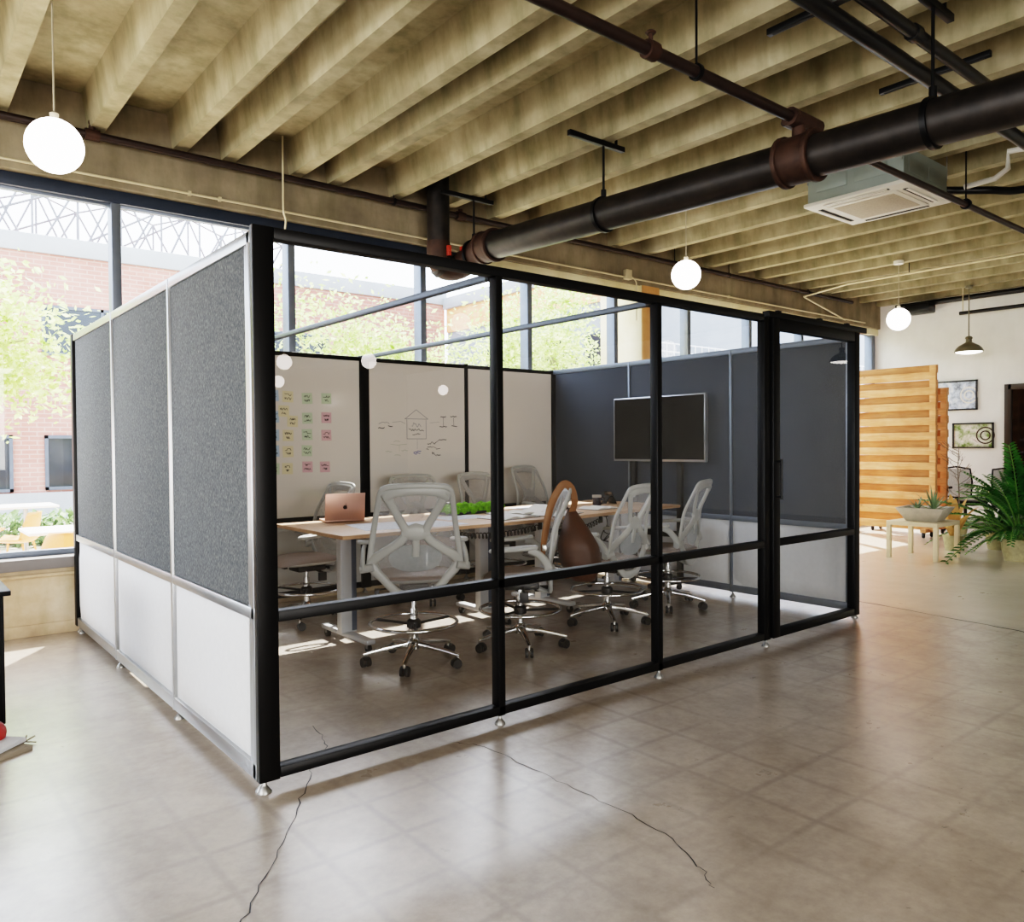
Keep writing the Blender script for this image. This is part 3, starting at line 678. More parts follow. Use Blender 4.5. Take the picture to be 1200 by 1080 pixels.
# ------------------------------------------------------------------ things on the tables
HT = .84
lt = thing('laptop', 'open rose gold laptop with its lid back turned to the glass', 'laptop', (1.56, 2.3, HT), math.radians(-14), group=None)
bb = MB().box(-.15, .15, 0, .212, .004, .016).build('base', F['rose'], lt, bevel=.004)
MB().box(-.13, .13, .02, .12, .016, .0168).build('keyboard', F['keys'], bb); MB().box(-.05, .05, .14, .2, .016, .0166).build('trackpad', F['rose'], bb)
Mx = Matrix.Translation((0, 0, .014)) @ Matrix.Rotation(math.radians(9), 4, 'X')
lid = MB().box(-.15, .15, -.004, .003, 0, .205, 0, Mx).build('lid', F['rose'], lt, bevel=.003)
MB().box(-.143, .143, .003, .0035, .008, .198, 0, Mx).build('screen', F['tv'], lid)
m = MB(); n = 40; vs = []
for j in range(n):
    a = 2*PI*j/n; r = .0155*(1+.10*abs(math.cos(a))-.10*math.exp(-((a-PI/2)/.3)**2)-.05*math.exp(-((a-1.5*PI)/.3)**2))
    x, z = r*math.cos(a), r*math.sin(a)
    dd = math.hypot(x-.0215, z-.003)
    if dd < .0095: x = .0215+(x-.0215)/dd*.0095; z = .003+(z-.003)/dd*.0095
    vs.append(Mx @ Vector((x, -.0046, .1+z)))
m.add(vs, [tuple(range(n))])
vs = [Mx @ Vector((.001+.006*t_-.0028*math.sin(PI*t_)*s, -.0046, .1185+.008*t_+.0028*math.sin(PI*t_)*s)) for s, ts in ((1, [i/8 for i in range(9)]), (-1, [i/8 for i in range(7, 0, -1)])) for t_ in ts]
m.add(vs, [tuple(range(len(vs)))]); m.build('logo', F['logo'], lid, smooth=0)

def sheet(x, y, rz, w, h, z, lab, mat='paper', marks=True):
    o = thing('paper_sheet', lab, 'paper', (x, y, z), rz, 'loose sheets on the tables')
    m = MB().box(-w/2, w/2, -h/2, h/2, 0, .0015); p = m.build('sheet', F[mat], o, smooth=0)
    if marks:
        k = MB()
        for i in range(5): k.box(-w*.4, -w*.4+w*.8*random.uniform(.4, 1), h*(.35-i*.17), h*(.35-i*.17)+.008, .0015, .0017)
        k.build('printing', F['inkgrey'], p, smooth=0)
sheet(1.62, 1.83, -.18, .42, .5, HT, 'large pale sheet lying in front of the laptop')
sheet(1.98, 1.72, .1, .3, .42, HT+.0018, 'pale sheet behind the squarely seen chair')
sheet(3.48, 2.33, .2, .42, .3, HT, 'white sheet near the far edge of the mug table')
sheet(2.42, 2.0, -.1, .4, .3, HT, 'pale sheet beside the front of the moss')
def magazine(x, y, rz, lab, w=.21, h=.29, z=HT):
    o = thing('open_magazine', lab, 'magazine', (x, y, z), rz, 'open magazines on the tables')
    MB().box(-w, w, -h/2, h/2, 0, .003).build('cover', F['cover'], o)
    for s in (-1, 1):
        m = MB(); n = 10; vs = []
        for i in range(n+1):
            u = i/n; xx = s*u*w*.97; zz = .003+.02*math.sin(PI*min(1, u*1.15))**.7*(1-u*.6)+.002
            for yy, dz in ((-h/2+.004, 0), (h/2-.004, 0)): vs += [(xx, yy, .003), (xx, yy, zz)]
        fs = []
        for i in range(n):
            a = i*4; b = a+4
            fs += [(a+1, b+1, b+3, a+3), (a, b, b+1, a+1), (a+2, a+3, b+3, b+2)]
        fs += [(0,1,3,2), (n*4, n*4+2, n*4+3, n*4+1)]
        m.add(vs, fs); pg = m.build('pages', F['page'], o, smooth=50)
        k = MB()
        for i in range(4): k.box(s*w*.5-w*.3, s*w*.5+w*.25, h*(.3-i*.2), h*(.3-i*.2)+.012, .019, .0195)
    return o
magazine(2.68, 1.72, .12, 'open magazine by the front table edge, left of the backpack')
magazine(2.93, 1.95, -.2, 'open magazine just behind another, left of the backpack', z=HT+.001)
magazine(3.15, 1.68, .35, 'open magazine with dark curled cover beside the backpack strap', z=HT+.001)
magazine(3.82, 1.86, .1, 'open book lying right in front of the dark mug', .17, .24)
o = thing('curled_booklet', 'booklet with its dark end curled up next to the backpack', 'booklet', (3.2, 2.0, HT), .25)
m = MB(); P = [(-.2, 0, .006), (-.05, 0, .012), (.06, 0, .03), (.13, 0, .05), (.17, 0, .035), (.165, 0, .012)]
m.sweep(P, .22, .008, (0,0,1), 6, 8); m.build('pages', F['page'], o); MB().sweep([(.12, 0, .004), (.185, 0, .012), (.19, 0, .04), (.15, 0, .058)], .225, .004, (0,0,1), 6, 8).build('cover', F['cover'], o)
mg = thing('mug', 'dark plum mug with a pale rim on the far table', 'mug', (4.04, 2.1, HT), 0)
MB().lathe([(.036, 0), (.04, .004), (.042, .095), (.039, .095), (.037, .01), (1e-6, .008)], 24).build('body', F['mug'], mg)
MB().lathe([(.0425, .078), (.0428, .1), (.039, .101), (.0385, .08)], 24).build('rim', F['rim'], mg)
MB().tube([(.035, -.02, .078), (.058, -.036, .072), (.062, -.04, .045), (.055, -.034, .022), (.035, -.02, .018)], .006, 8, 5).build('handle', F['mug'], mg)
ms = thing('moss_planter', 'strip of lime green moss in a low tray on the table', 'plant', (2.72, 2.28, HT), .1)
MB().box(-.3, .3, -.085, .085, 0, .02).build('tray', F['cover'], ms, bevel=.005)
m = MB()
for i in range(150):
    x, y = random.uniform(-.29, .29), random.uniform(-.08, .08); r = random.uniform(.02, .042)
    m.ball((x, y, .02+random.uniform(0, .035)), r, 8, (1, 1, random.uniform(.8, 1.1)))
for i, v in enumerate(m.v):
    q = Vector(v); nn = noise.noise(q*60)*.006; m.v[i] = (q.x+nn, q.y-nn, q.z+nn+.004)
tag(m.build('moss', F['moss'], ms), kind='stuff')
sp = thing('desk_speaker', 'small black speaker box behind the moss', 'speaker', (2.62, 2.48, HT), .2)
MB().box(-.035, .035, -.03, .03, 0, .085).build('body', F['black'], sp, bevel=.006); MB().lathe([(.022, 0), (.02, .003), (1e-6, .001)], 16, (0, -.031, .05), 0, Matrix.Rotation(PI/2, 4, 'X')).build('cone', F['dark'], sp)
tb = thing('tablet_stand', 'dark tablet propped on the table near the television', 'tablet', (4.36, 2.2, HT), 1.2)
Mx = Matrix.Rotation(math.radians(-25), 4, 'X'); MB().box(-.09, .09, -.004, .004, 0.002, .13, 0, Mx).build('tablet', F['tv'], tb, bevel=.002)
Mx = Matrix.Translation((0, .095, 0)) @ Matrix.Rotation(math.radians(28), 4, 'X'); MB().box(-.05, .05, -.003, .003, 0.002, .09, 0, Mx).build('prop', F['black'], tb)
def coil(x0, x1, y, z, lab, sag=.03):
    o = thing('coiled_cable', lab, 'cable', ((x0+x1)/2, y, z), 0, 'coiled cables under the tables', world=True)
    n = int((x1-x0)/.032)*12; pts = []
    for i in range(n+1):
        f = i/n; a = 2*PI*i/12; zz = z-sag*math.sin(PI*f)
        pts.append((x0+(x1-x0)*f, y+.017*math.cos(a), zz+.02*math.sin(a)))
    MB().tube(pts, .0042, 6).build('coil', F['rubber'], o)
    MB().box(x0-.02, x0, y-.015, y+.015, z-.02, z+.035).box(x1, x1+.02, y-.015, y+.015, z-.02, z+.035).build('plug', F['rubber'], o, bevel=.003)
coil(1.98, 2.78, 1.475, .778, 'black coiled cable hanging below the front edge of the laptop table')
coil(3.02, 3.5, 1.53, .778, 'black coiled cable hanging below the front edge of the mug table', .05)
o = thing('loose_cable', 'thin black cable dangling in loops beside the backpack', 'cable', (3.62, 1.58, .8), world=True)
MB().tube([(3.6, 1.56, .812), (3.62, 1.56, .74), (3.57, 1.55, .68), (3.65, 1.56, .64), (3.58, 1.57, .6), (3.67, 1.56, .68), (3.6, 1.55, .72), (3.55, 1.57, .62), (3.66, 1.58, .58)], .004, 6, 8).build('lead', F['rubber'], o)
MB().box(3.585, 3.615, 1.545, 1.575, .8, .813).build('clip', F['rubber'], o)

# ------------------------------------------------------------------ ceiling services
dp = thing('drain_pipe', 'thick old iron drain pipe slung below the concrete joists, with a riser by the windows', 'pipe', (3.4, 1, 3.25), world=True)
R_ = .13
MB().tube([(3.42, -6.5, 2.98), (3.45, -1.12, 3.19), (3.455, 1.5, 3.28), (3.46, 3.02, 3.33)], R_, 24).build('main_run', F['pipe'], dp)
def collar(c, d, r, w, nm='coupling', mat='rust'):
    c = Vector(c); d = Vector(d).normalized(); m = MB()
    m.tube([c-d*w/2, c+d*w/2], r, 24); m.tube([c-d*w/2, c-d*(w/2-.03)], r+.014, 24); m.tube([c+d*(w/2-.03), c+d*w/2], r+.014, 24)
    return m.build(nm, F[mat], dp, bevel=.003)
collar((3.451, -.32, 3.222), (.003, 2.6, .09), R_+.02, .24); collar((3.46, 2.96, 3.33), (.003, 2.6, .09), R_+.016, .2)
MB().tube([(3.2, 3.45, 4.145), (3.2, 3.45, 3.42)], .112, 24).build('riser', F['pipe'], dp)
MB().tube([(3.2, 3.45, 3.43), (3.2, 3.45, 3.32), (3.215, 3.45, 3.24), (3.27, 3.44, 3.19), (3.36, 3.41, 3.19), (3.43, 3.34, 3.23), (3.46, 3.22, 3.29), (3.46, 3.1, 3.325), (3.46, 3.02, 3.33)], [.116,.118,.12,.122,.124,.126,.126,.128,.13], 24, 4).build('elbow', F['rust'], dp)
collar((3.25, 3.445, 3.215), (.8, -.1, -.6), .128, .07, 'grooved_clamp', 'pipe')
for c in ((3.24, 3.33, 3.33), (3.37, 3.28, 3.33)): MB().box(c[0]-.022, c[0]+.022, c[1]-.02, c[1]+.02, c[2]-.05, c[2]+.05).box(c[0]-.012, c[0]+.012, c[1]-.03, c[1]+.03, c[2]-.012, c[2]+.012).build('clamp_lug', F['red'], dp, bevel=.006)
def hanger(x, y, zr, r, lab, strut=True, L=.62, top=3.845):
    o = thing('pipe_hanger', lab, 'hanger', (x, y, top), 0, 'hangers carrying the thick drain pipe', world=True)
    if strut:
        m = MB(); m.box(x-L*.62, x+L*.38, y-.02, y+.02, top-.02, top+.022); m.build('strut_channel', F['black'], o, bevel=.003)
        MB().tube([(x+L*.24, y, top), (x+L*.24, y, top+.14)], .012, 8).box(x+L*.24-.03, x+L*.24+.05, y-.02, y+.02, top+.12, top+.16).build('anchor', F['black'], o)
    MB().tube([(x, y, zr+r), (x, y, top+.07)], .01, 8).tube([(x, y, zr+r+.005), (x, y, zr+r+.07)], .022, 8).build('rod', F['black'], o)
    m = MB(); m.sweep([(x+(r+.008)*math.sin(2*PI*i/32), y, zr+(r+.008)*math.cos(2*PI*i/32)) for i in range(33)], .03, .008, (0,1,0), 1, 8)
    m2 = MB(); m2.lathe([(r+.002, -.016), (r+.014, -.016), (r+.014, .016), (r+.002, .016), (r+.002, -.016)], 32, (x, y, zr), 0, Matrix.Rotation(PI/2, 4, 'X')); m2.build('ring', F['black'], o)
hanger(3.45, 1.42, 3.275, R_, 'hanger with strut holding the middle of the thick drain pipe')
hanger(3.455, 3.2, 3.3, R_, 'hanger with strut near the riser of the thick drain pipe')
hanger(3.45, -1.13, 3.19, R_, 'hanger on the thick drain pipe at the corner of the photo')
# sprinkler line near camera
sl = thing('sprinkler_pipe', 'dark sprinkler pipe crossing above the thick drain pipe', 'pipe', (2, -.28, 3.48), world=True)
MB().tube([(-6, -.3, 3.48), (3.55, -.3, 3.48)], .034, 14).build('run', F['sprink'], sl); MB().tube([(3.4, -.24, 3.47), (XR-.02, -.24, 3.5)], .026, 12).build('run', F['sprink'], sl)
MB().tube([(3.4, -.31, 3.48), (3.68, -.31, 3.48)], .05, 12).tube([(3.47, -.3, 3.5), (3.465, -.3, 3.33)], .042, 12).tube([(3.36, -.3, 3.48), (3.41, -.3, 3.48)], .058, 12).tube([(3.63, -.3, 3.48), (3.67, -.3, 3.48)], .056, 12).build('tee_fitting', F['rust'], sl)
MB().tube([(2.0, -.3, 3.48), (2.07, -.3, 3.48)], .05, 12).tube([(2.035, -.3, 3.5), (2.035, -.3, 3.57)], .012, 8).lathe([(.022, 0), (.03, .008), (.022, .016)], 10, (2.035, -.3, 3.565)).build('sprinkler_head', F['rust'], sl)
for xx in (2.42, 6.25): MB().tube([(xx, -.3 if xx < 3 else -.24, 3.5), (xx, -.3 if xx < 3 else -.24, 4.15)], .007, 8).lathe([(.04, -.012), (.046, -.012), (.046, .012), (.04, .012), (.04, -.012)], 16, (xx, -.3 if xx < 3 else -.24, 3.48 if xx < 3 else 3.485), 0, Matrix.Rotation(PI/2, 4, 'Y')).build('rod_hanger', F['black'], sl)
# pair of black conduits
o = thing('service_pipe', 'fat black conduit, lower of the parallel pair in the dark ceiling corner', 'pipe', (5, -.95, 3.6), 0, 'parallel black conduits', world=True)
MB().tube([(-6, -.94, 3.62), (XR-.02, -.94, 3.62)], .045, 14).build('run', F['blackpipe'], o)
MB().box(2.66, 2.72, -1.1, -.86, 3.655, 3.68).build('clip', F['steel'], o, bevel=.003)
o = thing('service_pipe', 'slim black conduit, upper of the parallel pair in the dark ceiling corner', 'pipe', (5, -1.08, 3.67), 0, 'parallel black conduits', world=True)
MB().tube([(-6, -1.08, 3.67), (XR-.02, -1.08, 3.67)], .036, 12).build('run', F['blackpipe'], o)
for xx in (3.3, 4.4): MB().tube([(xx, -1.08, 3.67), (xx+.06, -1.08, 3.67)], .046, 12).build('coupling', F['blackpipe'], o)
for k, (xx, y0, y1, lab) in enumerate(((3.0, -.7, -.38, 'short black strut strip under a joist, the one nearer the sprinkler pipe'), (4.31, -1.12, -.42, 'longer black strut strip under a joist beside the black conduits'))):
    o = thing('strut_channel', lab, 'bracket', (xx, (y0+y1)/2, 3.85), 0, 'strut strips under the joists', world=True); MB().box(xx-.02, xx+.02, y0, y1, 3.83, 3.868).build('channel', F['black'], o, bevel=.003)
    MB().box(xx-.008, xx+.008, y0+.03, y1-.03, 3.828, 3.831).build('slot', F['dark'], o)
# sprinkler main along the girder
o = thing('sprinkler_pipe', 'long brown sprinkler pipe running along the concrete girder above the windows', 'pipe', (2, 3.66, 3.81), world=True)
MB().tube([(XL+.05, 3.66, 3.812), (XR-1.2, 3.66, 3.812)], .03, 14).build('run', F['sprink'], o)
for xx in (.16, 3.62): MB().tube([(xx-.05, 3.66, 3.812), (xx+.05, 3.66, 3.812)], .044, 14).tube([(xx, 3.66, 3.82), (xx, 3.66, 3.88)], .024, 10).build('tee_fitting', F['rust'], o)
MB().lathe([(.018, -.004), (.027, -.004), (.027, .004), (.018, .004), (.018, -.004)], 14, (.16, 3.66, 3.905), 0, Matrix.Rotation(PI/2, 4, 'X')).build('eye_nut', F['rust'], o)
for xx in (2.82, 7.1, 8.3, 10.4): MB().tube([(xx, 3.66, 3.84), (xx, 3.66, 4.15)], .006, 8).tube([(xx-.012, 3.66, 3.812), (xx+.012, 3.66, 3.812)], .036, 12).build('hanger_rod', F['black'], o)
o = thing('conduit', 'thin pale conduit clipped along the face of the concrete girder', 'pipe', (2, 3.74, 3.53), world=True)
MB().tube([(XL+.05, 3.735, 3.53), (XR-.6, 3.735, 3.53)], .011, 10).build('run', F['conduit'], o)
MB().box(6.2, 6.3, 3.69, 3.75, 3.5, 3.62).build('junction_box', F['conduit'], o, bevel=.004)
MB().tube([(6.3, 3.72, 3.55), (6.4, 3.72, 3.5), (6.42, 3.725, 3.38), (6.42, 3.73, 3.0)], .008, 8, 5).build('drop_cable', F['conduit'], o)
for xx in (.9, 1.15, 3.9, 8.4): MB().box(xx-.012, xx+.012, 3.72, 3.75, 3.512, 3.548).build('clip', F['conduit'], o)
o = thing('hanging_cable', 'pale cable hanging from the ceiling to the window head by the corner post', 'cable', (1.66, 3.6, 3.4), world=True)
MB().tube([(1.66, 3.6, 4.15), (1.66, 3.6, 3.75), (1.66, 3.6, 3.5), (1.69, 3.62, 3.42), (1.69, 3.66, 3.3)], .009, 8, 5).build('lead', F['conduit'], o)
# conduits at the far right
o = thing('conduit', 'pale conduit hung under the joists near the white wall', 'pipe', (9.9, 0, 3.8), world=True)
MB().tube([(10.2, 3.62, 3.72), (10.2, 2.9, 3.8), (10.2, -6, 3.8)], .014, 8).build('run', F['conduit'], o); MB().tube([(10.2, 3.62, 3.72), (11.6, 3.68, 3.5)], .011, 8).build('branch', F['conduit'], o)
for yy in (2.0, .3): MB().tube([(10.2, yy, 3.8), (10.2, yy, 4.15)], .006, 6).build('rod', F['black'], o)
o = thing('conduit', 'black pipe running high along the white wall', 'pipe', (12.8, 0, 3.55), world=True)
MB().tube([(12.7, 2.3, 3.53), (12.7, -6, 3.53)], .03, 10).build('run', F['blackpipe'], o); MB().tube([(12.85, 3.4, 3.8), (12.85, -6, 3.8)], .045, 10).build('run', F['blackpipe'], o)
for yy in (2.25, 1.2): MB().tube([(12.7, yy, 3.53), (12.7, yy, 3.95)], .008, 6).build('rod', F['conduit'], o)
MB().box(12.6, 12.9, 2.75, 3.15, 3.62, 3.78).build('junction_box', F['blackpipe'], o, bevel=.03)

# globe pendants
def globe(x, y, z, r, lab, top=3.87):
    o = thing('globe_pendant', lab, 'lamp', (x, y, z), 0, 'opal globe pendants')
    MB().ball((0,0,0), r, 32).build('globe', F['globe'], o)
    MB().tube([(0,0,r-.004), (0,0,top-z-.02)], .005, 8).build('cord', F['cord'], o)
    MB().lathe([(.02, r-.006), (.024, r+.03), (.008, r+.04)], 16).build('cap', F['cord'], o)
    MB().lathe([(.06, top-z-.045), (.065, top-z-.04), (.065, top-z), (1e-6, top-z)], 20).build('canopy', F['acwhite'], o)
globe(-.368, 1.95, 3.092, .148, 'white globe pendant above the left end of the grey felt wall', 4.15)
globe(5.173, 1.95, 3.108, .146, 'white globe pendant hanging over the television end of the enclosure')
globe(9.663, 1.9, 3.09, .15, 'white globe pendant in front of the far white wall', 3.88)
for gx, gy in ((5.09, -11.66), (6.81, -16.1), (6.36, -10.57), (11.99, -16.3)): globe(gx, gy, 3.09, .15, 'white globe pendant behind the viewpoint, mirrored as a dot in the glass wall', 4.15)
# dome pendant
def dome(loc, label):
    o = thing('dome_pendant', label, 'lamp', loc, 0, 'olive dome pendants')
    MB().lathe([(.2, 0), (.207, .0), (.2, .02), (.185, .055), (.14, .1), (.08, .135), (.045, .155), (.04, .2), (.055, .215), (.045, .24), (.02, .25), (.02, .24), (.03, .15), (.12, .095), (.175, .05), (.195, .004)], 30).build('shade', F['olive'], o, smooth=50)
    MB().lathe([(1e-6, -.03), (.1, -.024), (.17, -.008), (.196, .004), (.15, .02), (1e-6, .02)], 30).build('diffuser', F['bulb'], o); MB().tube([(0,0,.24), (0,0,1.03)], .009, 8).build('stem', F['olive'], o); MB().lathe([(.05, 1.0), (.055, 1.01), (.055, 1.04), (1e-6, 1.04)], 16).build('canopy', F['olive'], o)
dome((12.2, 1.97, 2.83), 'olive metal dome pendant with glowing underside by the far white wall')
dome((11.92, -3.87, 2.83), 'olive dome pendant behind the viewpoint, mirrored in the glass door')

# cassette air conditioner
ac = thing('air_conditioner', 'white ceiling cassette air conditioner below the joists beyond the thick pipe', 'air conditioner', (5.89, .37, 3.55), 0)
m = MB(); m.box(-.45, .45, -.46, .46, 0, .035); m.build('fascia', F['acwhite'], ac, bevel=.012)
MB().box(-.42, .42, -.43, .43, .035, .32).build('body', F['acgrey'], ac, bevel=.006)
for xx in (-.2, .18): MB().box(xx-.14, xx+.14, -.436, -.43, .12, .24).build('side_panel', F['acgrey'], ac, bevel=.003)
for xx in (-.15, .2): MB().box(-.428, -.42, xx-.14, xx+.14, .12, .24).build('side_panel', F['acgrey'], ac, bevel=.003)
MB().box(-.26, .26, -.27, .27, -.012, .0).build('intake_grille', F['acgrille'], ac, bevel=.006)
MB().box(-.31, .31, -.32, .32, -.008, .0005).build('grille_frame', F['acwhite'], ac, bevel=.004)
for a in range(4):
    M = Matrix.Rotation(a*PI/2, 4, 'Z'); MB().box(-.29, .29, .36, .4, -.003, .004, 0, M).build('louvre_slot', F['dark'], ac); MB().box(-.28, .28, .385, .412, -.01, -.003, 0, M).build('louvre', F['acwhite'], ac, bevel=.002)
for xx, yy in ((-.44, -.42), (.44, -.42), (-.44, .42), (.44, .42)): MB().tube([(xx, yy, .2), (xx, yy, .6)], .005, 6).build('threaded_rod', F['steel'], ac)
o = thing('drain_hose', 'white and black condensate pipe beside the ceiling air conditioner', 'pipe', (6.4, -.5, 3.65), world=True)
MB().tube([(6.33, -.2, 3.66), (6.3, -.45, 3.66), (6.3, -.55, 3.72), (6.3, -.55, 3.86), (6.3, -1.3, 3.8)], .024, 10).build('white_run', F['acwhite'], o)
MB().tube([(6.33, 0, 3.68), (6.6, -.3, 3.66), (6.9, -.5, 3.68), (7.2, -1.2, 3.76), (7.3, -3, 3.8)], .035, 10, 5).build('insulated_run', F['blackpipe'], o)

# ------------------------------------------------------------------ far right area
def slat_screen(label, X, y0, y1, z0, z1, n, loc_y):
    o = thing('slatted_screen', label, 'screen', (X, (y0+y1)/2, 0), 0, 'cedar slat room dividers', world=True)
    p = (z1-z0)/n
    for y in (y0+.05, y1-.05):
        MB().box(X+.02, X+.075, y-.045, y+.045, z0, z1).build('upright', F['cedar'], o, bevel=.004)
    for i in range(n):
        za = z0+p*i
        MB().box(X, X+.02, y0, y1, za+.012, za+p*.56).build('slat', F['cedar'], o, bevel=.004)
        MB().box(X+.075, X+.095, y0, y1, za+p*.5, za+p*1.04).build('slat', F['cedardark'], o, bevel=.004)
    for y in (y0+.12, y1-.12):
        MB().box(X-.13, X+.2, y-.04, y+.04, z0-.02, z0+.035).build('base_beam', F['cedar'], o, bevel=.004)
        for dx in (-.1, .17): MB().cyl((X+dx, y-.012, .033), (X+dx, y+.012, .033), .033).box(X+dx-.015, X+dx+.015, y-.02, y+.02, .03, z0-.018).build('caster', F['rubber'], o)
slat_screen('large cedar slat screen on casters beside the dark enclosure corner', 10.9, 1.93, 3.3, .1, 2.55, 11, 0)
slat_screen('second cedar slat screen half hidden behind the larger one', 11.45, 2.0, 3.2, .1, 2.24, 10, 0)
st_ = thing('side_table', 'small pale birch side table under the concrete bowl', 'table', (8.78, 1.2, 0), 0)
MB().box(-.31, .33, -.3, .3, .405, .455).build('tabletop', F['birch'], st_, bevel=.004)
for xx in (-.285, .305):
    for yy in (-.275, .275): MB().box(xx-.025, xx+.025, yy-.025, yy+.025, 0, .405).build('leg', F['birch'], st_, bevel=.003)
bw = thing('concrete_bowl', 'square tapered concrete planting bowl on the birch side table', 'planter', (8.78, 1.17, .455), math.radians(8))
m = MB(); a, b, h, w = .17, .27, .165, .022
def ring4(r, z): return [(-r, -r, z), (r, -r, z), (r, r, z), (-r, r, z)]
m.add(ring4(a, 0)+ring4(b, h)+ring4(b-w, h)+ring4(b-w-.02, h-.03), [(0,3,2,1)]+[(i, (i+1) % 4, 4+(i+1) % 4, 4+i) for i in range(4)]+[(4+i, 4+(i+1) % 4, 8+(i+1) % 4, 8+i) for i in range(4)]+[(8+i, 8+(i+1) % 4, 12+(i+1) % 4, 12+i) for i in range(4)])
m.build('bowl', F['stone'], bw, bevel=.006); MB().box(-.23, .23, -.23, .23, h-.035, h-.025).build('soil', F['bark'], bw)
def blade(m, base, d, L, w, droop, k=7):
    d = Vector(d).normalized(); P = []; s = Vector((-d.y, d.x, 0)); s = s.normalized() if s.length > .01 else Vector((1,0,0))
    for i in range(k+1):
        f = i/k; P.append(Vector(base)+d*L*f+Vector((0,0,-droop*f*f)))
    vs = []
    for i, q in enumerate(P):
        f = i/k; ww = w*(1-f)**.7*(.6+.8*min(1, f*3)) if f < 1 else 0
        vs += [q-s*ww/2, q+Vector((0,0,-ww*.25)), q+s*ww/2]
    m.add(vs, [(i*3+j, i*3+j+1, i*3+j+4, i*3+j+3) for i in range(k) for j in (0, 1)])
for (px_, py_, n, L, seed) in ((.02, .1, 11, .2, 1), (.0, -.1, 16, .36, 2)):
    random.seed(seed); o = thing('succulent', ['small spiky succulent in the concrete bowl, the shorter one', 'long leaved succulent spilling over the concrete bowl rim'][seed-1], 'plant', (8.78+px_, 1.17+py_, .455+.13), 0)
    for i in range(n):
        a = 2*PI*i/n+random.uniform(-.3, .3); e = random.uniform(.35, 1.3); m = MB()
        blade(m, (0,0,0), (math.cos(a)*math.cos(e), math.sin(a)*math.cos(e), math.sin(e)), L*random.uniform(.7, 1.1), .03, L*.25*random.random()); m.build('leaf', F['agave'], o)
random.seed(11)
def zz(label, loc, n, L, seed, spread=1.0, potr=.17, poth=.3):
    random.seed(seed); o = thing('zz_plant', label, 'plant', loc, 0, 'glossy feathery pot plants')
    MB().lathe([(potr*.78, 0), (potr*.95, poth*.5), (potr, poth), (potr*.9, poth), (potr*.88, poth*.85), (1e-6, poth*.85)], 24).build('pot', F['pot'], o)
    for i in range(n):
        a = 2*PI*(i+random.uniform(-.3, .3))/n*1.0; e = random.uniform(.35, 1.25) if i % 3 else random.uniform(1.0, 1.4)
        l = L*random.uniform(.7, 1.1)*(.82 if math.sin(a) > .2 else 1); d0 = Vector((math.cos(a)*math.cos(e), math.sin(a)*math.cos(e), math.sin(e))); P = []
        dr = random.uniform(.25, .75)*spread
        for k in range(13):
            f = k/12; P.append(Vector((0,0,poth*.85))+Vector((math.cos(a), math.sin(a), 0))*.05+d0*l*f+Vector((math.cos(a)*.25*l*f*f, math.sin(a)*.25*l*f*f, -dr*l*f*f)))
        m = MB(); m.tube(P, [.011, .008, .004], 7); fr = m.build('stem', F['stem'], o)
        m = MB()
        for k in [x*.5 for x in range(6, 25)]:
            k0 = int(k); Pk = P[k0].lerp(P[min(12, k0+1)], k-k0); P_ = P[max(0, k0-1)]
            T = (Pk-P_).normalized(); s = T.cross(Vector((0,0,1))).normalized(); up = s.cross(T)
            for sg in (-1, 1):
                dd = (s*sg*.85+T*.6+up*.25).normalized(); ll = l*.1*(1.1-abs(k-7)/11); c = Pk-(Pk-P_)*(.2 if sg > 0 else 0)
                nn = dd.cross(T).normalized(); w_ = (dd.cross(nn)).normalized()*ll*.19
                m.add([c, c+dd*ll*.35+w_, c+dd*ll*.75+w_*.8, c+dd*ll-Vector((0,0,ll*.12)), c+dd*ll*.75-w_*.8, c+dd*ll*.35-w_, c+dd*ll*.5-nn*ll*.05], [(0,1,6), (1,2,6), (2,3,6), (3,4,6), (4,5,6), (5,0,6)])
        m.build('leaflets', F['zz'], fr, smooth=0)
zz('large glossy feathery plant by the photo edge before the white wall', (9.9, .5, 0), 34, 1.42, 3, .8)
zz('lower spreading glossy plant behind the birch side table', (10.25, .88, 0), 24, .85, 5, 1.2, .14, .24)
zz('feathery plant with drooping fronds, foremost of the three', (9.3, .36, 0), 22, .8, 8, 1.3, .15, .26)
o = thing('bare_tree', 'slender leafless twig tree standing in front of the garden photograph', 'tree', (11.35, 1.78, 0), 0)
MB().lathe([(.1, 0), (.13, .22), (.115, .22), (1e-6, .19)], 18).build('pot', F['pot'], o)
m = MB(); random.seed(4); m.tube([(0,0,.18), (.01,0,.6), (-.01,.01,1.0), (.01,0,1.4)], [.014,.008,.003], 6, 3)
for k in range(16):
    z = .6+.045*k; a = random.uniform(0, 6.28); L = random.uniform(.15, .32); e = Vector((math.cos(a), math.sin(a), .5)); b0 = Vector((0,0,z)); m.tube([b0, b0+e*L*.5, b0+e*L+Vector((0,0,.05))], [.005,.002], 5)
    for q in range(3): a2 = a+random.uniform(-1, 1); bb_ = b0+e*L*random.uniform(.4, .9); m.tube([bb_, bb_+Vector((math.cos(a2), math.sin(a2), .7))*.09], [.003, .0015], 4)
m.build('branches', F['twig'], o)
o = thing('dried_plant', 'large dry straw coloured leaves standing behind the concrete bowl', 'plant', (9.72, 1.22, 0), 0)
MB().lathe([(.09, 0), (.12, .2), (.1, .2), (1e-6, .17)], 16).build('pot', F['pot'], o)
random.seed(2)
for i in range(9):
    a = 2*PI*i/9+random.uniform(-.2, .2); e = random.uniform(.95, 1.4); m = MB(); blade(m, (0,0,.17), (math.cos(a)*math.cos(e), math.sin(a)*math.cos(e), math.sin(e)), random.uniform(.7, .95), .13, .3); m.build('leaf', F['straw'], o, smooth=0)
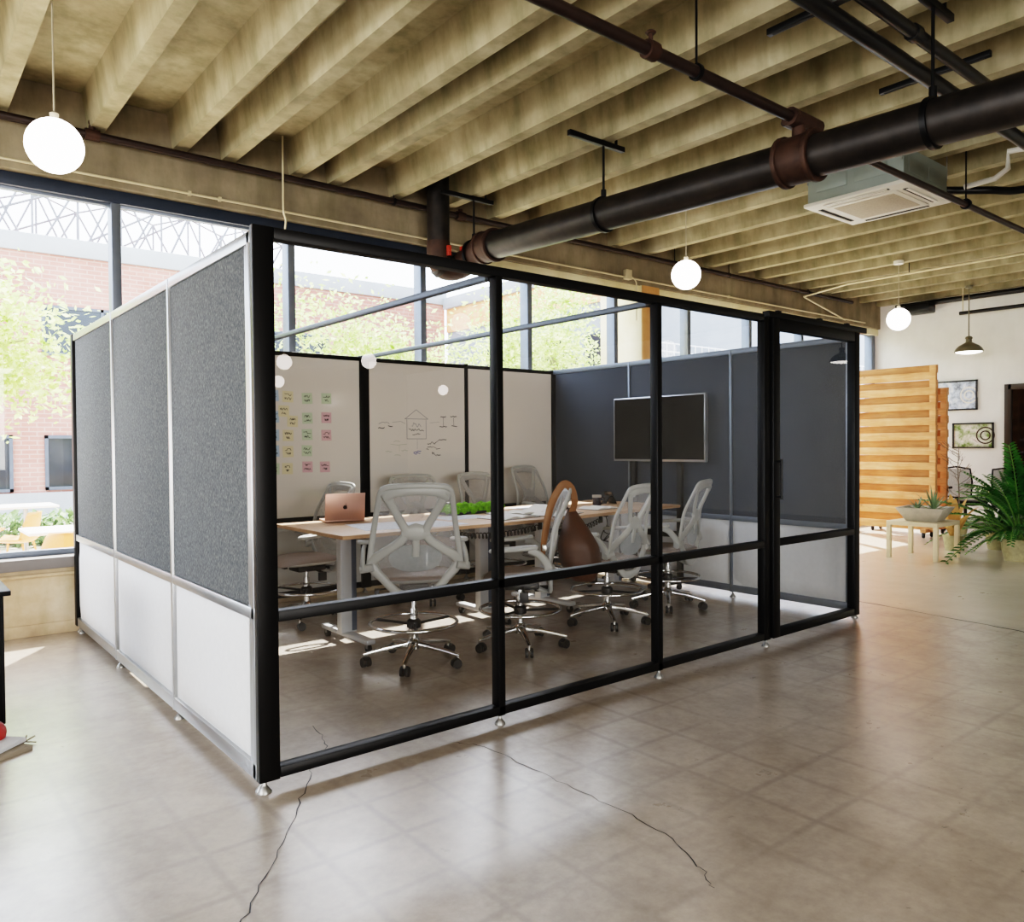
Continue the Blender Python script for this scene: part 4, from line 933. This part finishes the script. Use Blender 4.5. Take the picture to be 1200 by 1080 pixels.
# far office chairs
def office_chair(label, loc, rz):
    o = thing('office_chair', label, 'chair', loc, rz, 'black mesh office chairs by the white wall')
    m = MB()
    for k in range(5):
        a = 2*PI*k/5; d = Vector((math.cos(a), math.sin(a), 0)); m.sweep([d*.02+Vector((0,0,.11)), d*.3+Vector((0,0,.07))], [.05,.03], [.04,.025], (0,0,1), 2, 8)
    m.tube([(0,0,.1), (0,0,.42)], .025, 10); m.build('star_base', F['black'], o)
    for k in range(5):
        a = 2*PI*k/5; c = Vector((math.cos(a)*.3, math.sin(a)*.3, .03)); s = Vector((-math.sin(a), math.cos(a), 0)); MB().cyl(c-s*.022, c+s*.022, .03, 12).build('caster', F['rubber'], o)
    MB().box(-.24, .24, -.22, .25, .42, .5).build('seat', F['black'], o, bevel=.035)
    m = MB(); pts = [(-.2, -.235, .56), (-.225, -.26, .8), (-.21, -.29, 1.0), (0, -.295, 1.03), (.21, -.29, 1.0), (.225, -.26, .8), (.2, -.235, .56), (0, -.235, .54), (-.2, -.235, .56)]
    m.sweep(pts, .028, .02, (0,1,0), 1, 8); m.sweep([(0, -.2, .44), (0, -.25, .5), (0, -.245, .56)], .08, .02, (0,1,0), 3); m.build('backrest_frame', F['black'], o)
    MB().add([(-.2, -.235, .56), (.2, -.235, .56), (.222, -.26, .8), (-.222, -.26, .8), (.205, -.29, 1.0), (-.205, -.29, 1.0)], [(0,1,2,3), (3,2,4,5)]).build('backrest_mesh', F['blackmesh'], o)
    for s in (-1, 1): MB().sweep([(s*.25, -.1, .46), (s*.29, -.08, .6), (s*.28, .02, .67), (s*.28, .14, .68)], .04, .02, (1,0,0), 4).build('armrest', F['black'], o)
office_chair('black mesh office chair beneath the garden photograph', (12.22, 2.02, 0), math.radians(-95))
office_chair('black mesh office chair partly hidden behind the tall plant', (12.1, 1.32, 0), math.radians(-80))
# framed photographs
for (y0, y1, z0, z1, mt, lab) in ((2.13, 2.78, 1.95, 2.45, 'ph1', 'black framed photograph of old machinery, upper one on the white wall'), (1.885, 2.515, 1.312, 1.735, 'ph2', 'black framed garden photograph, lower one on the white wall')):
    o = thing('framed_photograph', lab, 'picture', (XR-.02, (y0+y1)/2, (z0+z1)/2), 0, world=True)
    m = MB(); f = .025
    m.box(XR-.03, XR-.002, y0, y1, z0, z0+f).box(XR-.03, XR-.002, y0, y1, z1-f, z1).box(XR-.03, XR-.002, y0, y0+f, z0, z1).box(XR-.03, XR-.002, y1-f, y1, z0, z1); m.build('frame', F['frame'], o)
    MB().quad((XR-.012, y0+f, z0+f), (XR-.012, y1-f, z0+f), (XR-.012, y1-f, z1-f), (XR-.012, y0+f, z1-f)).build('print', F[mt], o, smooth=0)
    m = MB(); c = Vector((XR-.0125, y0+(y1-y0)*.2, (z0+z1)/2))
    [m.add([c+Vector((0, r*math.cos(2*PI*j/24), r*math.sin(2*PI*j/24))) for r in (ra, ra+.022) for j in range(25)], [(j, j+1, 26+j, 25+j) for j in range(24)]) for ra in (.06, .12)]
    m.build('print_detail', F['rust'] if mt == 'ph2' else F['acwhite'], o, smooth=0)

# ------------------------------------------------------------------ left edge
cb = thing('low_cabinet', 'dark low cabinet with overhanging top at the photo edge', 'cabinet', (-1.1, 1.8, 0), world=True)
MB().box(-1.6, -.7, 1.46, 2.1, .06, .69).build('carcass', F['black'], cb, bevel=.004); MB().box(-1.63, -.672, 1.43, 2.13, .69, .715).build('top', F['black'], cb, bevel=.004)
MB().box(-1.58, -.72, 1.48, 2.08, 0, .06).build('plinth', F['steel'], cb)
for xx in (-1.14, -.71): MB().box(xx-.42, xx, 1.45, 1.46, .08, .68).build('door', F['black'], cb, bevel=.003)
o = tag(MB().ball((0,0,0), .07, 20, (1,1,.92)).build('red_ball', F['redball']), 'small red ball on the floor by the dark cabinet', 'ball'); o.location = (-.78, 1.33, .065)
for k, (dx, dy, rz, z, lab, mt) in enumerate(((-.79, 1.17, .5, 0, 'dark flat board lying lowest in the small floor pile', 'bark'), (-.8, 1.2, .75, .022, 'pale flat tile lying on top of the dark board on the floor', 'pad'))):
    o = thing('flat_board', lab, 'board', (dx, dy, z), rz); MB().box(-.15, .15, -.07, .07, 0, .02).build('slab', F[mt], o, bevel=.002)
o = thing('twig_bit', 'small dark twig scrap lying next to the flat boards', 'scrap', (-.64, 1.27, 0), .3)
MB().tube([(-.03, 0, .006), (0, .01, .012), (.04, 0, .03)], .004, 6).tube([(0, .01, .01), (.02, .04, .03)], .003, 6).tube([(0,.01,.01), (.03, -.03, .008)], .003, 6).build('twig', F['bark'], o)

# ------------------------------------------------------------------ outside
GZ = -.15
struct(MB().box(-14, 40, 3.95, 45, GZ-.2, GZ).build('ground', F['paving'], smooth=0))
bd = thing('brick_building', 'long red brick building with grey coping across the courtyard', 'building', (5, 17, GZ), world=True)
MB().box(-12, 12.5, 17, 27, GZ, 5.75).build('brick_wall', F['brick'], bd)
MB().box(-12.1, 12.55, 16.93, 17.4, 5.75, 6.15).build('coping', F['coping'], bd, bevel=.02); MB().box(-12, 12.5, 16.9, 17, GZ, .45).build('plinth', F['coping'], bd)
for (a, b, z0, z1) in ((1.72, 3.9, 3.5, 4.62), (-2.6, .62, 3.3, 4.4), (-.9, 1.14, .48, 1.72), (1.74, 2.9, .5, 1.72), (3.9, 5.4, .5, 1.72), (6.8, 8.6, 3.4, 4.5)):
    m = MB(); f = .07; yy = 16.95
    m.box(a, b, yy, 17, z0, z0+f).box(a, b, yy, 17, z1-f, z1).box(a, a+f, yy, 17, z0, z1).box(b-f, b, yy, 17, z0, z1).box((a+b)/2+.1, (a+b)/2+.16, yy, 17, z0, z1)
    w = m.build('window', F['extframe'], bd); MB().quad((a, 16.98, z0), (b, 16.98, z0), (b, 16.98, z1), (a, 16.98, z1)).build('pane', F['extglass'], w, smooth=0)
wg = thing('wing_building', 'lower wing with orange board siding and grey render across the courtyard', 'building', (14, 12, GZ), world=True)
MB().box(12.55, 22, 8.5, 16.9, GZ, 4.9).build('wall', F['extband'], wg); MB().box(12.5, 12.55, 8.5, 16.9, 4.9, 5.6).build('siding', F['siding'], wg); MB().box(12.55, 22, 8.5, 16.9, 4.9, 5.6).build('upper_wall', F['siding'], wg); MB().box(12.4, 22.1, 8.4, 16.95, 5.6, 5.95).build('eaves', F['coping'], wg, bevel=.02)
for y in (9.4, 11.4, 13.4):
    w = MB().box(12.5, 12.55, y, y+1.5, 2.6, 4.2).build('window', F['extframe'], wg); MB().quad((12.49, y+.08, 2.68), (12.49, y+1.42, 2.68), (12.49, y+1.42, 4.12), (12.49, y+.08, 4.12)).build('pane', F['extglass'], w, smooth=0)
lt_ = thing('roof_lattice', 'open pale steel lattice frame standing above the brick roof line', 'lattice', (6, 19.5, 6), world=True)
random.seed(21); m = MB(); m2 = MB()
xs_ = [i*.95-3 for i in range(13)]
for yy, s in ((18.2, 0), (20.5, .4)):
    top = [Vector((x+s, yy, 7.7+.35*(i % 2))) for i, x in enumerate(xs_)]; bot = [Vector((x+s, yy, 5.9)) for x in xs_]
    for i in range(len(xs_)-1):
        for a, b in ((top[i], top[i+1]), (bot[i], top[i+1]), (top[i], bot[i+1]), (bot[i], top[i])): m.tube([a, b], .028, 5)
    for i in range(0, len(xs_)-3, 3): m.tube([bot[i]+Vector((0,0,.4)), top[i+3]], .03, 5)
m.build('bars', F['lattice'], lt_, smooth=0)
def tree(label, x, y, z0, z1, rx, ry, n, seed, trunk=True, ls=.16):
    random.seed(seed); o = thing('courtyard_tree', label, 'tree', (x, y, GZ), 0, 'young trees in the courtyard'); zc = (z0+z1)/2-GZ; rz = (z1-z0)/2
    m = MB(); m.tube([(0,0,0), (.04,.02,zc*.5), (0,0,zc)], [.07,.05,.03], 8, 3)
    tips = []
    for k in range(14):
        a = random.uniform(0, 6.28); u = random.uniform(-.8, .95); q = Vector((rx*math.cos(a)*.75*math.sqrt(1-u*u), ry*math.sin(a)*.75*math.sqrt(1-u*u), zc+rz*u*.85)); tips.append(q)
        s = Vector((0,0,max(.5, zc-rz*.7+rz*.5*random.random()))); m.tube([s, s.lerp(q, .5)+Vector((0,0,.1)), q], [.025,.008], 5)
    m.build('trunk', F['bark'], o)
    m = MB()
    for k in range(n):
        c = random.choice(tips); d = Vector((random.gauss(0, 1)*rx*.3, random.gauss(0, 1)*ry*.3, random.gauss(0, 1)*rz*.28)); c = c+d
        a = Vector((random.gauss(0,1), random.gauss(0,1), random.gauss(0,.7))).normalized(); b = a.cross(Vector((random.gauss(0,1), random.gauss(0,1), random.gauss(0,1)))).normalized(); l = ls*random.uniform(.6, 1.25)
        m.add([c-a*l*.5, c+b*l*.24, c+a*l*.5, c-b*l*.24], [(0,1,2,3)])
    tag(m.build('foliage', F['foliage'], o, smooth=0), kind='stuff')
tree('bright leafed tree at the photo edge before the brick wall', -.6, 9, 2.0, 3.75, 1.35, 1.2, 6500, 31, ls=.12)
tree('bright leafed tree seen over the sticky note whiteboard', 4.2, 8.4, 1.6, 3.75, 1.25, 1.0, 5200, 32, ls=.11)
tree('bright leafed tree seen above the drawn-on whiteboard', 6.0, 8.2, 1.6, 3.7, 1.1, 1.0, 5000, 33, ls=.11)
tree('tallest bright leafed tree, near the dark felt corner', 8.6, 8.2, 1.6, 4.5, 1.3, 1.0, 6800, 34, ls=.11)
tree('bright leafed tree half hidden behind the cream column', 7.6, 6.3, 1.2, 3.5, .9, .8, 3200, 35, ls=.09)
o = tag(MB().build('planting_strip', F['hedge']), 'strip of low grey green shrubs along the brick building', 'shrubs', kind='stuff')
random.seed(9); m = MB()
for k in range(2600):
    c = Vector((random.uniform(-3, 4), random.uniform(11.2, 12.6), GZ+random.uniform(0, .5))); a = Vector((random.gauss(0,1), random.gauss(0,1), random.gauss(0,1))).normalized(); b = a.cross(Vector((0,0,1))).normalized(); l = .13
    m.add([c-a*l, c+b*l*.4, c+a*l, c-b*l*.4], [(0,1,2,3)])
me_ = m.build('planting_tmp', F['hedge'], smooth=0); o.data = me_.data; bpy.data.objects.remove(me_)
def cafe_table(label, x, y, w, dd):
    o = thing('patio_table', label, 'table', (x, y, GZ), 0, 'white patio tables')
    MB().box(-w/2, w/2, -dd/2, dd/2, .72, .75).build('tabletop', F['exttable'], o, bevel=.01)
    MB().tube([(0,0,.02), (0,0,.72)], .03, 10).build('post', F['steel'], o); MB().box(-.28, .28, -.03, .03, 0, .025).box(-.03, .03, -.28, .28, 0, .025).build('foot', F['steel'], o, bevel=.004)
cafe_table('white patio table farther from the window', .5, 10.2, .75, .75); cafe_table('white patio table nearer the window glass', .42, 6.0, .95, .7)
def shell_chair(label, x, y, rz):
    o = thing('shell_chair', label, 'chair', (x, y, GZ), rz, 'orange shell chairs on the patio')
    m = MB(); P = []; nu, nv = 10, 12
    prof = [(.24, .44), (.2, .455), (.1, .445), (0, .44), (-.1, .44), (-.18, .455), (-.225, .5), (-.245, .58), (-.265, .68), (-.285, .77), (-.29, .81)]
    vs = []
    for i, (yy, zz) in enumerate(prof):
        w = .235 if i < 7 else .235-.02*(i-6)**1.2
        for j in range(nv+1):
            u = 2*j/nv-1; vs.append((w*u, yy+(.09*u*u if i > 5 else 0), zz+(.05*u*u if i < 6 else .0)))
    m.add(vs, [(i*(nv+1)+j, i*(nv+1)+j+1, (i+1)*(nv+1)+j+1, (i+1)*(nv+1)+j) for i in range(len(prof)-1) for j in range(nv)])
    sh = m.build('shell', F['orange'], o, smooth=80); md = sh.modifiers.new('thick', 'SOLIDIFY'); md.thickness = .012
    for sx in (-1, 1):
        for sy in (-1, 1): MB().tube([(sx*.14, sy*.14, .44), (sx*.22, sy*.22, 0)], .013, 8).build('leg', F['orange'], o)
shell_chair('orange shell chair at the photo edge beside the farther patio table', -.15, 9.5, math.radians(-70))
shell_chair('orange shell chair seen in profile between both patio tables', .1, 7.9, math.radians(60))
shell_chair('orange shell chair behind the felt wall end, right of the farther patio table', 1.08, 8.8, math.radians(75))
shell_chair('orange shell chair nearest the window, its back to the glass', .15, 5.1, math.radians(-4))
rl = thing('mesh_railing', 'white mesh railing on a raised walkway outside the right windows', 'railing', (15, 8, GZ), world=True)
MB().box(9.9, 24, 7.3, 7.42, 2.6, 2.75).build('walkway_edge', F['coping'], rl); m = MB()
for i in range(60): m.tube([(10+i*.23, 7.34, 2.75), (10+i*.23, 7.34, 3.5)], .012, 4)
for k in range(5): m.tube([(9.9, 7.34, 2.8+k*.17), (24, 7.34, 2.8+k*.17)], .013, 4)
m.build('mesh', F['railing'], rl, smooth=0)
for x in (9.95, 14, 18, 22): MB().box(x-.06, x+.06, 7.3, 7.42, GZ, 3.55).build('post', F['railing'], rl)

# ------------------------------------------------------------------ light
W = bpy.data.worlds.new('sky'); SC.world = W; W.use_nodes = True; nt = W.node_tree; nt.nodes.clear()
sk = nt.nodes.new('ShaderNodeTexSky'); sk.sky_type = 'NISHITA'; sk.sun_disc = False; sk.sun_elevation = math.radians(53); sk.sun_rotation = math.radians(34); sk.air_density = 1; sk.dust_density = 2.5; sk.ozone_density = 1
mixn = nt.nodes.new('ShaderNodeMix'); mixn.data_type = 'RGBA'; mixn.inputs[0].default_value = .55; mixn.inputs[7].default_value = (8, 8.6, 9.4, 1); nt.links.new(sk.outputs[0], mixn.inputs[6])
bg = nt.nodes.new('ShaderNodeBackground'); bg.inputs[1].default_value = .8; out = nt.nodes.new('ShaderNodeOutputWorld'); nt.links.new(mixn.outputs[2], bg.inputs[0]); nt.links.new(bg.outputs[0], out.inputs[0])
def light(name, typ, loc, rot=None, target=None, **kw):
    l = bpy.data.lights.new(name, typ); o = bpy.data.objects.new(name, l); C.objects.link(o); o.location = loc
    if target is not None: o.rotation_euler = Vector(target).to_track_quat('-Z', 'Y').to_euler()
    for k, v in kw.items(): setattr(l, k, v)
    return o
light('sun', 'SUN', (10, 12, 20), target=(-.425, -.63, -1), energy=12, angle=math.radians(.6), color=(1, .95, .87))
p_ = light('window_portal', 'AREA', (2, 4.6, 2.0), target=(0, -1, 0), shape='RECTANGLE', size=22, size_y=3.4); p_.data.cycles.is_portal = True
for i, (x, y, e) in enumerate(((-5, -5, 80), (-5, -11, 50))):
    light('ceiling_fill', 'AREA', (x, y, 3.8), target=(0,0,-1), shape='RECTANGLE', size=4, size_y=3, energy=e, color=(1, .95, .88))  # added soft fill over the unseen room, not actual fixtures
light('rear_fill', 'AREA', (-3.2, -14, 2.2), target=(0, 1, -.3), shape='RECTANGLE', size=10, size_y=2.8, energy=950, color=(1, .97, .93))  # added fill behind the camera to lift the whiteboards, no window there
light('left_fill', 'AREA', (-8.6, -1.5, 2.0), target=(1, 0, -.3), shape='RECTANGLE', size=7, size_y=2.6, energy=480, color=(.95, .97, 1))  # added fill to brighten the left side, wall_left has no window

SC.view_settings.view_transform = 'Filmic'; SC.view_settings.look = 'High Contrast'; SC.view_settings.exposure = 0.55
SC.cycles.max_bounces = 10; SC.cycles.diffuse_bounces = 5; SC.cycles.glossy_bounces = 4; SC.cycles.transparent_max_bounces = 16; SC.cycles.transmission_bounces = 4
SC.cycles.sample_clamp_indirect = 6; SC.cycles.caustics_reflective = False; SC.cycles.caustics_refractive = False; SC.cycles.use_denoising = True
for o in bpy.data.objects:
    if '_w' in o: del o['_w']
